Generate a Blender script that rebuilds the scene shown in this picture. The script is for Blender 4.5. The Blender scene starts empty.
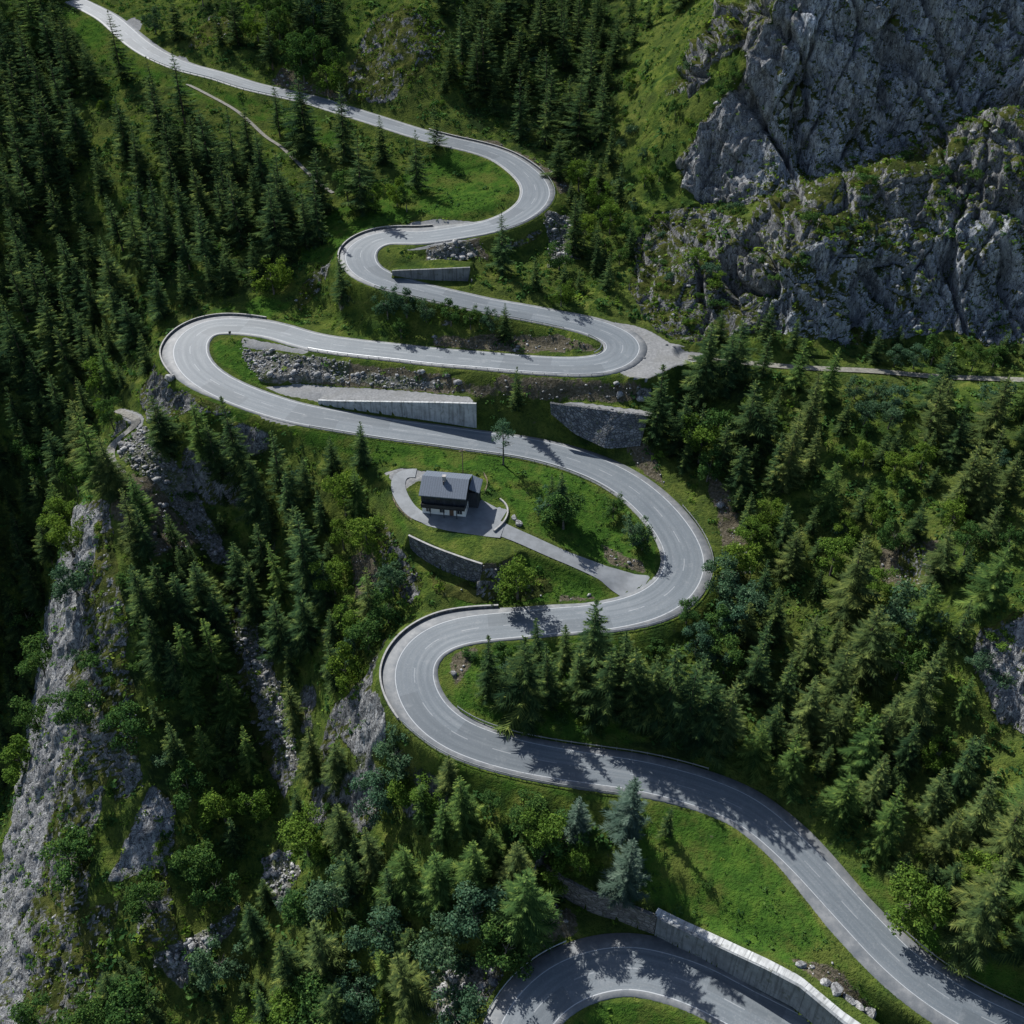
import bpy, math, random
import numpy as np
from math import radians, sin, cos, pi
random.seed(7); RNG = np.random.default_rng(7)
scene = bpy.context.scene
COL = scene.collection

# ------------------------------------------------------------------ camera model
F = 1024.0; PITCH = radians(40.0); CAMZ = 154.0
CAM = np.array([0.0, 0.0, CAMZ])
FWD = np.array([0, cos(PITCH), -sin(PITCH)]); UPV = np.array([0, sin(PITCH), cos(PITCH)])

def rays(px, py):
    px = np.asarray(px, float); py = np.asarray(py, float)
    a = (px-512)/F; b = -(py-512)/F
    return FWD[None] + a[:, None]*np.array([1., 0, 0])[None] + b[:, None]*UPV[None]

def atz(px, py, z):
    d = rays([px], [py])[0]; t = (z-CAMZ)/d[2]
    return CAM + d*t

def project(P):
    P = np.asarray(P, float); d = P-CAM
    dep = d@FWD
    dep = np.where(dep < 1, 1, dep)
    return 512+F*d[:, 0]/dep, 512-F*(d@UPV)/dep, dep

# ------------------------------------------------------------------ numpy noise
_P = np.random.default_rng(3).permutation(256); _P = np.concatenate([_P, _P, _P])
_G = np.random.default_rng(4).normal(size=(256, 3)); _G /= np.linalg.norm(_G, axis=1)[:, None]

def pnoise(P):
    i = np.floor(P).astype(np.int64); f = P-i; i &= 255
    u = f*f*f*(f*(f*6-15)+10); out = 0
    for a in (0, 1):
        for b in (0, 1):
            for c in (0, 1):
                h = _P[_P[_P[i[:, 0]+a]+i[:, 1]+b]+i[:, 2]+c]
                g = _G[h]
                w = (u[:, 0] if a else 1-u[:, 0])*(u[:, 1] if b else 1-u[:, 1])*(u[:, 2] if c else 1-u[:, 2])
                out = out+w*(g[:, 0]*(f[:, 0]-a)+g[:, 1]*(f[:, 1]-b)+g[:, 2]*(f[:, 2]-c))
    return out

def fbm(P, n=4, ridge=False):
    o = 0; a = 1.0; s = 0
    for k in range(n):
        v = pnoise(P*(2.03**k)+17.3*k)
        if ridge: v = 0.5-np.abs(v)*1.6
        o = o+a*v; s += a; a *= .5
    return o/s

def facets(P, seed=1, tilt=.5):
    """blocky fracture: every random cell is a tilted plane; returns height and distance to the next cell"""
    i0 = np.floor(P).astype(np.int64); best = np.full(len(P), 9.0); second = np.full(len(P), 9.0); h = np.zeros(len(P))
    for a in (-1, 0, 1):
        for b in (-1, 0, 1):
            for c in (-1, 0, 1):
                i = i0+np.array([a, b, c]); k = _P[(_P[(_P[i[:, 0] & 255]+i[:, 1]) & 255]+i[:, 2]+seed) & 255]
                ctr = i+.5+.42*_G[k]; d = P-ctr; r = np.sqrt((d*d).sum(1)); g = _G[(k*7+13) & 255]
                hh = g[:, 0]*.9+(d*_G[(k*3+5) & 255]).sum(1)*tilt
                closer = r < best; second = np.where(closer, best, np.minimum(second, r)); h = np.where(closer, hh, h); best = np.where(closer, r, best)
    return h, second-best

def smooth(x): 
    x = np.clip(x, 0, 1); return x*x*(3-2*x)

# ------------------------------------------------------------------ road table (pixel trace turned into a graded 3-D line)
ROAD = [(74,0),(105,16),(121,29),(137,43),(156,55),(184,67),(219,76),(250,86),(281,93),(312,100),(347,111),(379,121),(410,131),(441,140),(476,148),(500,156),(519,168),(533,182),(536,195),(529,207),(511,219),(488,227),(457,232.5),(422,237.5),(390,237),(371,242),(359.5,254),(366,270),(388,281),(418,290),(457,299),(488,306),(523,312),(554,318),(586,325),(609,333),(622,341),(624,350),(614,360),(590,365.5),(554,365.5),(515,363),(476,359.5),(437,356.5),(398,352),(351,347),(312,341),(273,330),(242,326),(219,325.7),(203,330),(192,340),(189.5,353),(196,367),(211,380),(234,392),(266,404),(297,413),(332,419.5),(359,424),(398,430),(437,435),(476,440.5),(515,445.6),(547,452),(578,461),(609,474),(634,489.5),(656,509),(673.5,531),(683,550),(685,566),(678,583.5),(664,597),(644,607),(617,614),(586,618.6),(554,620.6),(515,624.5),(476,628),(449,634),(429,644),(417,658),(413,673),(416,690),(424.5,707),(437,721),(457,735),(484,746),(515,755),(547,761.5),(578,766.5),(609,771),(636,775),(663,781),(702,792),(741,807.6),(768.5,827),(792,848.6),(811.5,868),(831,889.6),(850.5,911),(874,936.5),(897.5,960),(921,979.5),(952,1001),(983,1018),(1030,1040),(1080,1068),(1105,1105),(1085,1145),(1030,1150),(960,1115),(890,1075),(820,1048),(781,1028),(741,1008),(702,987),(663,973.5),(628.6,967),(593.4,972),(562,985),(541,1003),(525,1024),(512,1060),(505,1100)]
# px, py, half width, left shoulder, right shoulder (facing downhill)
WID = [(74,0,3.6,.6,.6),(137,43,3.8,1.8,.5),(219,76,3.5,.8,.5),(400,128,3.5,.8,.6),(500,156,3.8,1,.6),(536,195,4.3,1.6,.6),(488,227,3.8,.6,.8),(422,238,3.8,.9,3.0),(359,254,4.3,.5,1.8),(418,290,3.7,.8,.6),(554,318,3.8,.8,.6),(624,347,4.4,2.0,.7),(554,365,3.9,.9,.5),(398,352,3.8,.9,.6),(273,330,3.8,.8,.8),(219,325.7,4.1,.7,2.0),(190,350,4.5,.6,3.2),(211,380,4.3,.6,1.6),(234,392,4.2,.6,.6),(359,424,3.9,.6,.8),(515,446,3.9,.8,.8),(634,490,4.2,1.6,.8),(685,560,4.4,2.0,.8),(664,597,4.3,1.8,.7),(586,618,3.8,.7,.8),(515,624,3.8,.6,1.3),(449,634,3.9,.6,2.6),(413,673,4.0,.8,2.8),(437,721,3.9,.9,1.3),(515,755,3.7,1.2,1.2),(609,771,3.5,1.6,1.5),(702,792,3.5,1.8,.8),(792,849,3.3,2.2,1.2),(850,911,3.2,1.5,2.3),(983,1018,3.3,1.8,2.2),(702,987,3.9,1.0,2.6),(628,967,3.9,1.1,2.6),(541,1003,3.9,1.0,2.8)]

def catmull(P, n=8):
    P = np.array(P, float); Q = []
    E = np.vstack([2*P[0]-P[1], P, 2*P[-1]-P[-2]])
    for i in range(len(P)-1):
        p0, p1, p2, p3 = E[i:i+4]
        for k in range(n):
            t = k/n
            Q.append(.5*((2*p1)+(-p0+p2)*t+(2*p0-5*p1+4*p2-p3)*t*t+(-p0+3*p1-3*p2+p3)*t**3))
    Q.append(P[-1]); return np.array(Q)

def resample(P, step, *attrs):
    s = np.concatenate([[0], np.cumsum(np.linalg.norm(np.diff(P[:, :2], axis=0), axis=1))])
    n = max(2, int(s[-1]/step)+1); t = np.linspace(0, s[-1], n)
    out = [np.stack([np.interp(t, s, P[:, k]) for k in range(P.shape[1])], 1)]
    for a in attrs: out.append(np.interp(t, s, a))
    return out if attrs else out[0]

def gsmooth(P, sig):
    r = min(int(sig*3)+1, len(P)-1); k = np.exp(-.5*(np.arange(-r, r+1)/sig)**2); k /= k.sum()
    Q = np.empty_like(P)
    for c in range(P.shape[1]):
        v = P[:, c]
        e = np.concatenate([2*v[0]-v[r:0:-1], v, 2*v[-1]-v[-2:-r-2:-1]])
        Q[:, c] = np.convolve(e, k, 'valid')
    return Q

def solve_road():
    Q = catmull(ROAD); j = np.argmin(np.hypot(Q[:, 0]-664, Q[:, 1]-597))
    z = np.full(len(Q), -3.0); R = rays(Q[:, 0], Q[:, 1])
    c0 = np.argmin(np.hypot(Q[:, 0]-622, Q[:, 1]-345)); c1 = np.argmin(np.hypot(Q[:, 0]-685, Q[:, 1]-566))
    gr = np.full(len(Q), .075); gr[c0:c1] = .055; gr = np.convolve(np.pad(gr, 20, mode='edge'), np.ones(41)/41, 'valid')
    for it in range(60):
        t = (z-CAMZ)/R[:, 2]; P = CAM+R*t[:, None]
        s = np.concatenate([[0], np.cumsum(np.hypot(*np.diff(P[:, :2], axis=0).T))])
        fall = np.concatenate([[0], np.cumsum(np.diff(s)*gr[:-1])]); z = .5*z+.5*(-3.0-(fall-fall[j]))
    t = (z-CAMZ)/R[:, 2]; P = CAM+R*t[:, None]
    idx = [np.argmin(np.hypot(Q[:, 0]-w[0], Q[:, 1]-w[1])) for w in WID]
    W = np.array(WID)
    hw = np.interp(np.arange(len(Q)), idx, W[:, 2]); sl = np.interp(np.arange(len(Q)), idx, W[:, 3]); sr = np.interp(np.arange(len(Q)), idx, W[:, 4])
    P, hw, sl, sr = resample(P, 1.0, hw, sl, sr)
    P = gsmooth(P, 2.5)
    return P, hw, sl, sr
RP, RHW, RSL, RSR = solve_road()

def normals2(P):
    T = np.gradient(P[:, :2], axis=0); T /= np.linalg.norm(T, axis=1)[:, None]+1e-9
    return np.stack([-T[:, 1], T[:, 0]], 1)      # left-hand normal
RN = normals2(RP)
RPX, RPY, _ = project(RP)
def road_index(px, py, lo=0, hi=None):
    hi = hi or len(RP)
    return lo+int(np.argmin(np.hypot(RPX[lo:hi]-px, RPY[lo:hi]-py)))

# ------------------------------------------------------------------ terrain control points: px, py, height
CP = [
 # upper-left forest slope and gorge
 (0,0,55),(50,50,44),(50,150,28),(50,250,8),(50,350,-12),(20,450,-44),(50,450,-38),(20,550,-74),(38,550,-68),(15,650,-99),(5,800,-120),(-60,900,-130),
 (-60,300,0),(-60,150,26),(-60,550,-62),(-80,700,-96),(-60,0,55),
 (100,100,37),(100,200,20),(100,300,1),(120,380,-4),(130,402,-4),(150,382,2),(200,200,25),(200,130,35),(200,260,18.3),(140,250,16),(300,150,33),(300,220,24.5),(260,280,16.5),(300,290,17),(150,330,5),
 # spur
 (130,450,-6),(112,455,-7.5),(135,500,-9),(125,560,-16),(118,640,-25),(108,700,-34),(95,800,-48),(85,900,-60),(80,1000,-70),(70,1100,-78),
 (82,505,-21),(75,530,-29),(57,600,-46),(48,660,-56),(40,720,-65),(20,800,-76),(3,900,-88),(-30,1000,-96),
 (160,380,2),(165,410,1),(200,420,4),
 # gully
 (150,440,-7),(200,510,-18),(228,590,-29),(255,660,-37),(285,740,-44),(275,830,-53),(258,900,-59),(235,1000,-67),(220,1100,-72),
 (190,600,-24),(180,700,-36),(170,800,-48),(165,900,-58),(150,1000,-68),
 (300,450,0),(350,450,1.5),(300,500,-7),(350,500,-4),(380,540,-4.5),(350,560,-11),(300,560,-17),(390,600,-10),(340,620,-18),(340,680,-24),(380,700,-13),(370,740,-18),
 (400,750,-18),(350,800,-35),(400,800,-25),(320,900,-46),(400,900,-34),(300,1000,-56),(400,1000,-42),(350,1100,-52),
 # house terrace
 (447,512,1.2),(410,505,1.2),(480,515,1.2),(400,480,1.6),(430,470,2.0),(480,475,2.2),(412,538,.9),(440,550,.8),(470,558,.6),(500,565,-.2),(414,572,-4.2),(438,588,-4.8),(454,600,-5.1),(479,607,-5.4),(518,600,-5.2),(545,590,-4.2),
 (520,490,1.2),(560,480,1),(600,490,-.8),(560,520,-.6),(620,530,-2.4),(600,550,-2.3),(560,590,-4.0),(600,600,-4.3),
 # inside of the middle and lower bends
 (480,660,-7.5),(520,700,-9.2),(600,690,-8.8),(600,735,-10.8),(560,655,-7),(680,700,-9.5),(660,640,-6),
 (720,560,-3.5),(730,610,-6.5),(740,660,-9),(750,720,-10.5),
 # right forest
 (705,430,3.2),(740,400,13),(760,450,6),(850,450,10),(950,450,13.5),(1030,450,16),(800,550,-2),(900,550,4),(1010,550,13),(800,650,-9),(900,650,-2.5),(900,750,-10),(1000,750,-4),(960,850,-11),(1010,910,-11),(870,850,-12.6),(1060,800,-3),(1080,600,9),(1080,950,-12),
 (720,480,1.5),(735,540,-2.5),
 (700,352,19.3),(780,366,20),(874,371,20.3),(1024,380,20.5),(1100,385,21),
 # slope between the roads
 (700,850,-14.8),(650,880,-16.2),(740,890,-15.5),(704,938,-18),(780,955,-16.6),(840,1000,-16),(900,1040,-17),
 (520,850,-15.5),(480,800,-14.5),(440,790,-18),(480,900,-24),(530,885,-20),(500,960,-26.5),(480,1000,-31),(460,1080,-34),
 # middle band
 (510,335,17.5),(350,310,15.5),(420,330,16.5),(300,310,14),(560,345,19),
 
 (430,165,31.5),(460,190,30),(400,190,30),(350,180,31),(340,210,27),(440,262,25.3),
 (520,260,23.5),(560,240,25.5),(560,290,22),
 # top
 (565,205,29.5),(620,200,28.5),(600,130,37),(600,50,48),(600,0,56),(500,100,40),(500,30,52),(450,100,42),(450,30,56),(400,60,51),(400,15,61),(370,60,49),(300,50,48),(300,0,60),(200,20,51),(230,50,47),(140,0,51),
 (540,150,34),
 # right flank
 (600,260,24),(640,260,24.5),(650,310,21.5),(660,200,33),(690,130,50),(700,50,66),(740,0,80),
 (850,346,21.3),(960,350,21.6),(1024,355,22),
]
CP_ABS = [(850,322,18.1),(740,312,17),(950,327,19),(1022,332,20),(690,328,15.6),(850,250,35.4),(760,262,32),(980,250,35.9),(730,262,27),(850,210,39.2),(950,200,42),(790,200,40.2),(840,175,45.6),(900,160,48.6),(1000,108,60),
 (690,182,32),(720,192,32),(740,130,47.6),(780,60,65),(800,0,79.7),(850,150,44.8),(850,100,56.3),(850,30,72.6),(950,50,67),(950,0,79),(1018,60,65.8),(680,270,22),(715,232,28),
 (1000,735,-5.5),(1000,625,10.0),(1040,680,6),(460,384,9.2),(400,380,7.9),(345,373,7.0),(280,366,6.6),(500,388,9.3),(540,396,9.6),(545,412,6.5),(590,392,11.0),(560,420,4.5),(640,400,9.4),(250,366,6.2)]
WORLD_CP = [(78.5,280,37.5),(92.6,284,41),(110,288,43.5),(138,296,53),(-700,700,110),(0,800,150),(700,700,210),(600,300,150),(500,100,30),(600,-100,0),(0,-150,-70),(-500,-150,-150),(-600,200,-60),(-350,100,-110),(-400,450,60),(-250,560,78),(0,560,92),(250,520,150),(300,350,130),(230,200,38),(220,100,0),(200,0,-15),(-150,20,-105),(60,20,-25),(0,25,-45)]

def control_array():
    A = []
    for x, y, z in CP:     # the upper slope follows the road's gentler middle grade
        k = smooth(np.array((432-y)/85.)); k = k*(smooth(np.array((x+20)/150.)) if y > 300 else 1)
        if z < -15 and x < 240: k = k*0
        A.append(atz(x, y, z-5.9*float(k)))
    A += [atz(*c) for c in CP_ABS]
    for i in range(0, len(RP), 7): A.append(RP[i])
    A += [np.array(w, float) for w in WORLD_CP]
    return np.array(A)
CPA = control_array()

def rbf_fit(A, lam=.004):
    X = A[:, :2]/100; n = len(X)
    r2 = ((X[:, None]-X[None])**2).sum(-1); K = .5*r2*np.log(r2+1e-12)+lam*np.eye(n)
    Pm = np.hstack([np.ones((n, 1)), X])
    M = np.block([[K, Pm], [Pm.T, np.zeros((3, 3))]])
    return X, np.linalg.solve(M, np.concatenate([A[:, 2], np.zeros(3)]))
RX, RW = rbf_fit(CPA)
def rbf_eval(XY):
    out = np.empty(len(XY)); X = XY/100
    for a in range(0, len(X), 20000):
        x = X[a:a+20000]
        r2 = (x*x).sum(1)[:, None]+(RX*RX).sum(1)[None]-2*x@RX.T
        np.maximum(r2, 1e-12, out=r2)
        out[a:a+20000] = (.5*r2*np.log(r2))@RW[:-3]+RW[-3]+x@RW[-2:]
    return out

def axis(core, step, mid, mstep, far):
    a, b = core; v = list(np.arange(a, b, step))
    x = b
    while x < mid[1]: v.append(x); x += mstep
    g = mstep
    while x < far[1]: v.append(x); g *= 1.25; x += g
    x = a-mstep; w = []
    while x > mid[0]: w.append(x); x -= mstep
    g = mstep
    while x > far[0]: w.append(x); g *= 1.25; x -= g
    return np.array(sorted(set(np.round(v+w, 3))))
XS = axis((-140, 140), .55, (-235, 225), 1.1, (-1100, 1100)); XS = np.unique(np.round(np.concatenate([XS[XS < 28], np.arange(28, 140, .40), XS[XS > 140.2]]), 3))
YS = axis((62, 310), .55, (40, 470), 1.1, (-600, 1300)); YS = np.unique(np.round(np.concatenate([YS[YS < 226], np.arange(226, 325, .34), YS[YS > 325.4]]), 3))
GX, GY = np.meshgrid(XS, YS); NXg, NYg = len(XS), len(YS)
# coarse evaluation, then bilinear refinement is enough for the smooth base
def sub_eval():
    cx = np.unique(np.concatenate([XS[::4], XS[-1:]])); cy = np.unique(np.concatenate([YS[::4], YS[-1:]]))
    a, b = np.meshgrid(cx, cy)
    Z = rbf_eval(np.stack([a.ravel(), b.ravel()], 1)).reshape(a.shape)
    def cub(c, Zc, x):   # Catmull-Rom along last axis on a non-uniform axis via Hermite
        D = np.gradient(Zc, c, axis=1)
        i = np.clip(np.searchsorted(c, x)-1, 0, len(c)-2); h = c[i+1]-c[i]; t = (x-c[i])/h
        return (Zc[:, i]*(2*t**3-3*t*t+1)+Zc[:, i+1]*(-2*t**3+3*t*t)+D[:, i]*h*(t**3-2*t*t+t)+D[:, i+1]*h*(t**3-t*t))
    Z = cub(cx, Z, XS); Z = cub(cy, Z.T.copy(), YS).T
    return Z
TZ = sub_eval()
far = smooth((np.hypot(GX, GY-220)-420)/300)
TZ = TZ*(1-far)+far*np.clip(TZ, -140, 260)

def hsample(x, y, Z=None):
    Z = TZ if Z is None else Z
    i = np.clip(np.searchsorted(XS, x)-1, 0, NXg-2); j = np.clip(np.searchsorted(YS, y)-1, 0, NYg-2)
    u = np.clip((x-XS[i])/(XS[i+1]-XS[i]), 0, 1); v = np.clip((y-YS[j])/(YS[j+1]-YS[j]), 0, 1)
    return (Z[j, i]*(1-u)+Z[j, i+1]*u)*(1-v)+(Z[j+1, i]*(1-u)+Z[j+1, i+1]*u)*v

def march(px, py, L=None, t0=90., t1=760.):
    """first ground point under the view through a pixel; with L the foot of an upright thing whose top is at the pixel and which is L pixels tall"""
    px = np.atleast_1d(np.asarray(px, float)); py = np.atleast_1d(np.asarray(py, float))
    R = rays(px, py); n = len(px); hit = np.zeros(n, bool); tt = np.full(n, t1); prev = np.full(n, 1e9)
    ca = np.cos(PITCH+np.arctan((py-512)/F))
    k = None if L is None else np.asarray(L, float)/F/np.maximum(ca, .3)
    for t in np.arange(t0, t1, .6):
        P = CAM+R*t
        f = P[:, 2]-hsample(P[:, 0], P[:, 1])
        if k is not None: f = f-k*t
        new = (~hit) & (f < 0)
        if new.any():
            fr = np.where(prev[new] < 1e8, prev[new]/(prev[new]-f[new]+1e-9), 1)
            tt[new] = t-.6+.6*fr; hit |= new
        prev = f
        if hit.all(): break
    P = CAM+R*tt[:, None]
    h = np.zeros(n) if k is None else k*tt
    P[:, 2] -= h
    return P, h, hit
# ------------------------------------------------------------------ scene helpers
def link(o, parent=None):
    COL.objects.link(o)
    if parent is not None: o.parent = parent
    return o

def mesh_np(name, V, Fq, mat=None, smooth_=False, uv=None):
    """V (n,3), Fq list of faces or int array (m,k)"""
    me = bpy.data.meshes.new(name)
    if isinstance(Fq, np.ndarray):
        m, k = Fq.shape
        me.vertices.add(len(V)); me.vertices.foreach_set('co', np.asarray(V, np.float32).ravel())
        me.loops.add(m*k); me.loops.foreach_set('vertex_index', Fq.astype(np.int32).ravel())
        me.polygons.add(m); me.polygons.foreach_set('loop_start', np.arange(0, m*k, k, dtype=np.int32))
        try: me.polygons.foreach_set('loop_total', np.full(m, k, np.int32))
        except Exception: pass
        me.update(calc_edges=True)
    else:
        me.from_pydata([tuple(map(float, v)) for v in V], [], Fq); me.update()
    if smooth_: me.polygons.foreach_set('use_smooth', np.ones(len(me.polygons), bool))
    if mat is not None: me.materials.append(mat)
    if uv is not None:
        l = me.uv_layers.new(name='UVMap')
        li = np.empty(len(me.loops), np.int32); me.loops.foreach_get('vertex_index', li)
        l.data.foreach_set('uv', np.asarray(uv, np.float32)[li].ravel())
    return me

def obj(name, me, parent=None, loc=None):
    o = bpy.data.objects.new(name, me)
    if loc is not None: o.location = tuple(map(float, loc))
    return link(o, parent)

def empty(name, loc, rz=0, scale=1):
    o = bpy.data.objects.new(name, None); o.location = tuple(map(float, loc)); o.rotation_euler = (0, 0, rz)
    o.scale = (scale,)*3; o.empty_display_size = .5
    return link(o)

def tag(o, label=None, cat=None, group=None, kind=None):
    if label: o['label'] = label
    if cat: o['category'] = cat
    if group: o['group'] = group
    if kind: o['kind'] = kind
    return o

# ------------------------------------------------------------------ material helpers
class NT:
    def __init__(s, name):
        s.m = bpy.data.materials.new(name); s.m.use_nodes = True; s.t = s.m.node_tree; s.t.nodes.clear()
        s.out = s.n('ShaderNodeOutputMaterial')
    def n(s, ty, **k):
        x = s.t.nodes.new(ty)
        for a, b in k.items(): setattr(x, a, b)
        return x
    def l(s, a, b): s.t.links.new(a, b)
    def put(s, sock, v):
        if hasattr(v, 'is_output'): s.l(v, sock)
        elif isinstance(v, (tuple, list)) and len(v) == 3 and sock.type == 'RGBA': sock.default_value = (*v, 1)
        else: sock.default_value = v
    def math(s, op, a, b=None, c=None, clamp=False):
        x = s.n('ShaderNodeMath', operation=op, use_clamp=clamp); s.put(x.inputs[0], a)
        if b is not None: s.put(x.inputs[1], b)
        if c is not None: s.put(x.inputs[2], c)
        return x.outputs[0]
    def noise(s, vec, scale, detail=3, rough=.55, dist=0, col=False):
        x = s.n('ShaderNodeTexNoise'); s.l(vec, x.inputs['Vector']); x.inputs['Scale'].default_value = scale
        x.inputs['Detail'].default_value = detail; x.inputs['Roughness'].default_value = rough; x.inputs['Distortion'].default_value = dist
        return x.outputs['Color' if col else 'Fac']
    def vor(s, vec, scale, feature='F1', out='Distance'):
        x = s.n('ShaderNodeTexVoronoi', feature=feature); s.l(vec, x.inputs['Vector']); x.inputs['Scale'].default_value = scale
        return x.outputs[out]
    def ramp(s, fac, stops):
        x = s.n('ShaderNodeValToRGB'); s.l(fac, x.inputs[0]); e = x.color_ramp.elements
        while len(e) > 1: e.remove(e[-1])
        for i, (p, c) in enumerate(stops):
            k = e[0] if i == 0 else e.new(p)
            k.position = p; k.color = (*c, 1) if isinstance(c, tuple) else (c, c, c, 1)
        return x.outputs[0]
    def mix(s, fac, a, b, mode='MIX'):
        x = s.n('ShaderNodeMix', data_type='RGBA', blend_type=mode); s.put(x.inputs[0], fac); s.put(x.inputs[6], a); s.put(x.inputs[7], b)
        return x.outputs[2]
    def step(s, v, lo, hi):
        x = s.n('ShaderNodeMapRange', interpolation_type='SMOOTHSTEP'); s.put(x.inputs[0], v); x.inputs[1].default_value = lo; x.inputs[2].default_value = hi
        return x.outputs[0]
    def pos(s): return s.n('ShaderNodeNewGeometry').outputs['Position']
    def objc(s): return s.n('ShaderNodeTexCoord').outputs['Object']
    def uv(s): return s.n('ShaderNodeTexCoord').outputs['UV']
    def scale(s, vec, v):
        x = s.n('ShaderNodeVectorMath', operation='MULTIPLY'); s.l(vec, x.inputs[0]); x.inputs[1].default_value = v
        return x.outputs[0]
    def sep(s, vec):
        x = s.n('ShaderNodeSeparateXYZ'); s.l(vec, x.inputs[0]); return x.outputs
    def attr(s, name):
        x = s.n('ShaderNodeAttribute', attribute_name=name); return x
    def bump(s, h, dist, strength=1, prev=None):
        x = s.n('ShaderNodeBump'); s.l(h, x.inputs['Height']); x.inputs['Distance'].default_value = dist; x.inputs['Strength'].default_value = strength
        if prev is not None: s.l(prev, x.inputs['Normal'])
        return x.outputs[0]
    def surf(s, col, rough=.9, normal=None, spec=.3, metal=0):
        if spec == 0:
            p = s.n('ShaderNodeBsdfDiffuse'); s.put(p.inputs['Color'], col); p.inputs['Roughness'].default_value = .4
            if normal is not None: s.l(normal, p.inputs['Normal'])
            s.l(p.outputs[0], s.out.inputs[0]); return s.m
        p = s.n('ShaderNodeBsdfPrincipled'); s.put(p.inputs['Base Color'], col); s.put(p.inputs['Roughness'], rough)
        p.inputs['Specular IOR Level'].default_value = spec; p.inputs['Metallic'].default_value = metal
        if normal is not None: s.l(normal, p.inputs['Normal'])
        s.l(p.outputs[0], s.out.inputs[0]); return s.m

def m_rockcol(t, pos, dark=1.0):
    st = t.scale(pos, (.9, .9, .28))
    a = t.noise(st, .22, 6, .66, .6); b = t.noise(st, 1.3, 3, .6); c = t.noise(t.scale(pos, (1.2, .8, .22)), 1.0, 4, .68, .3)
    col = t.ramp(a, [(.30, (.08, .084, .088)), (.44, (.175, .18, .184)), (.56, (.27, .272, .27)), (.74, (.40, .396, .384))])
    col = t.mix(t.step(c, .5, .72), col, (.45, .445, .43))
    col = t.mix(t.math('MULTIPLY', t.step(b, .55, .75), .55), col, (.09, .088, .085))
    for v_, sc in (((1.1, .7, .3), .45), ((.5, 1.0, .35), 1.1)):
        k = t.noise(t.scale(pos, v_), sc, 3, .6, 1.2)
        col = t.mix(t.math('MULTIPLY', t.step(t.math('ABSOLUTE', t.math('SUBTRACT', k, .5)), .03, .008), .75), col, (.035, .036, .038))
    return col
def simple(name, col, rough=.8, var=.25, scale=2.0, bump=0, spec=.3, metal=0):
    t = NT(name); p = t.objc(); n = t.noise(p, scale, 4, .6)
    c = t.mix(t.step(n, .3, .7), tuple(v*(1-var) for v in col), tuple(min(1, v*(1+var)) for v in col))
    return t.surf(c, rough, t.bump(n, bump) if bump else None, spec, metal)

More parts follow.
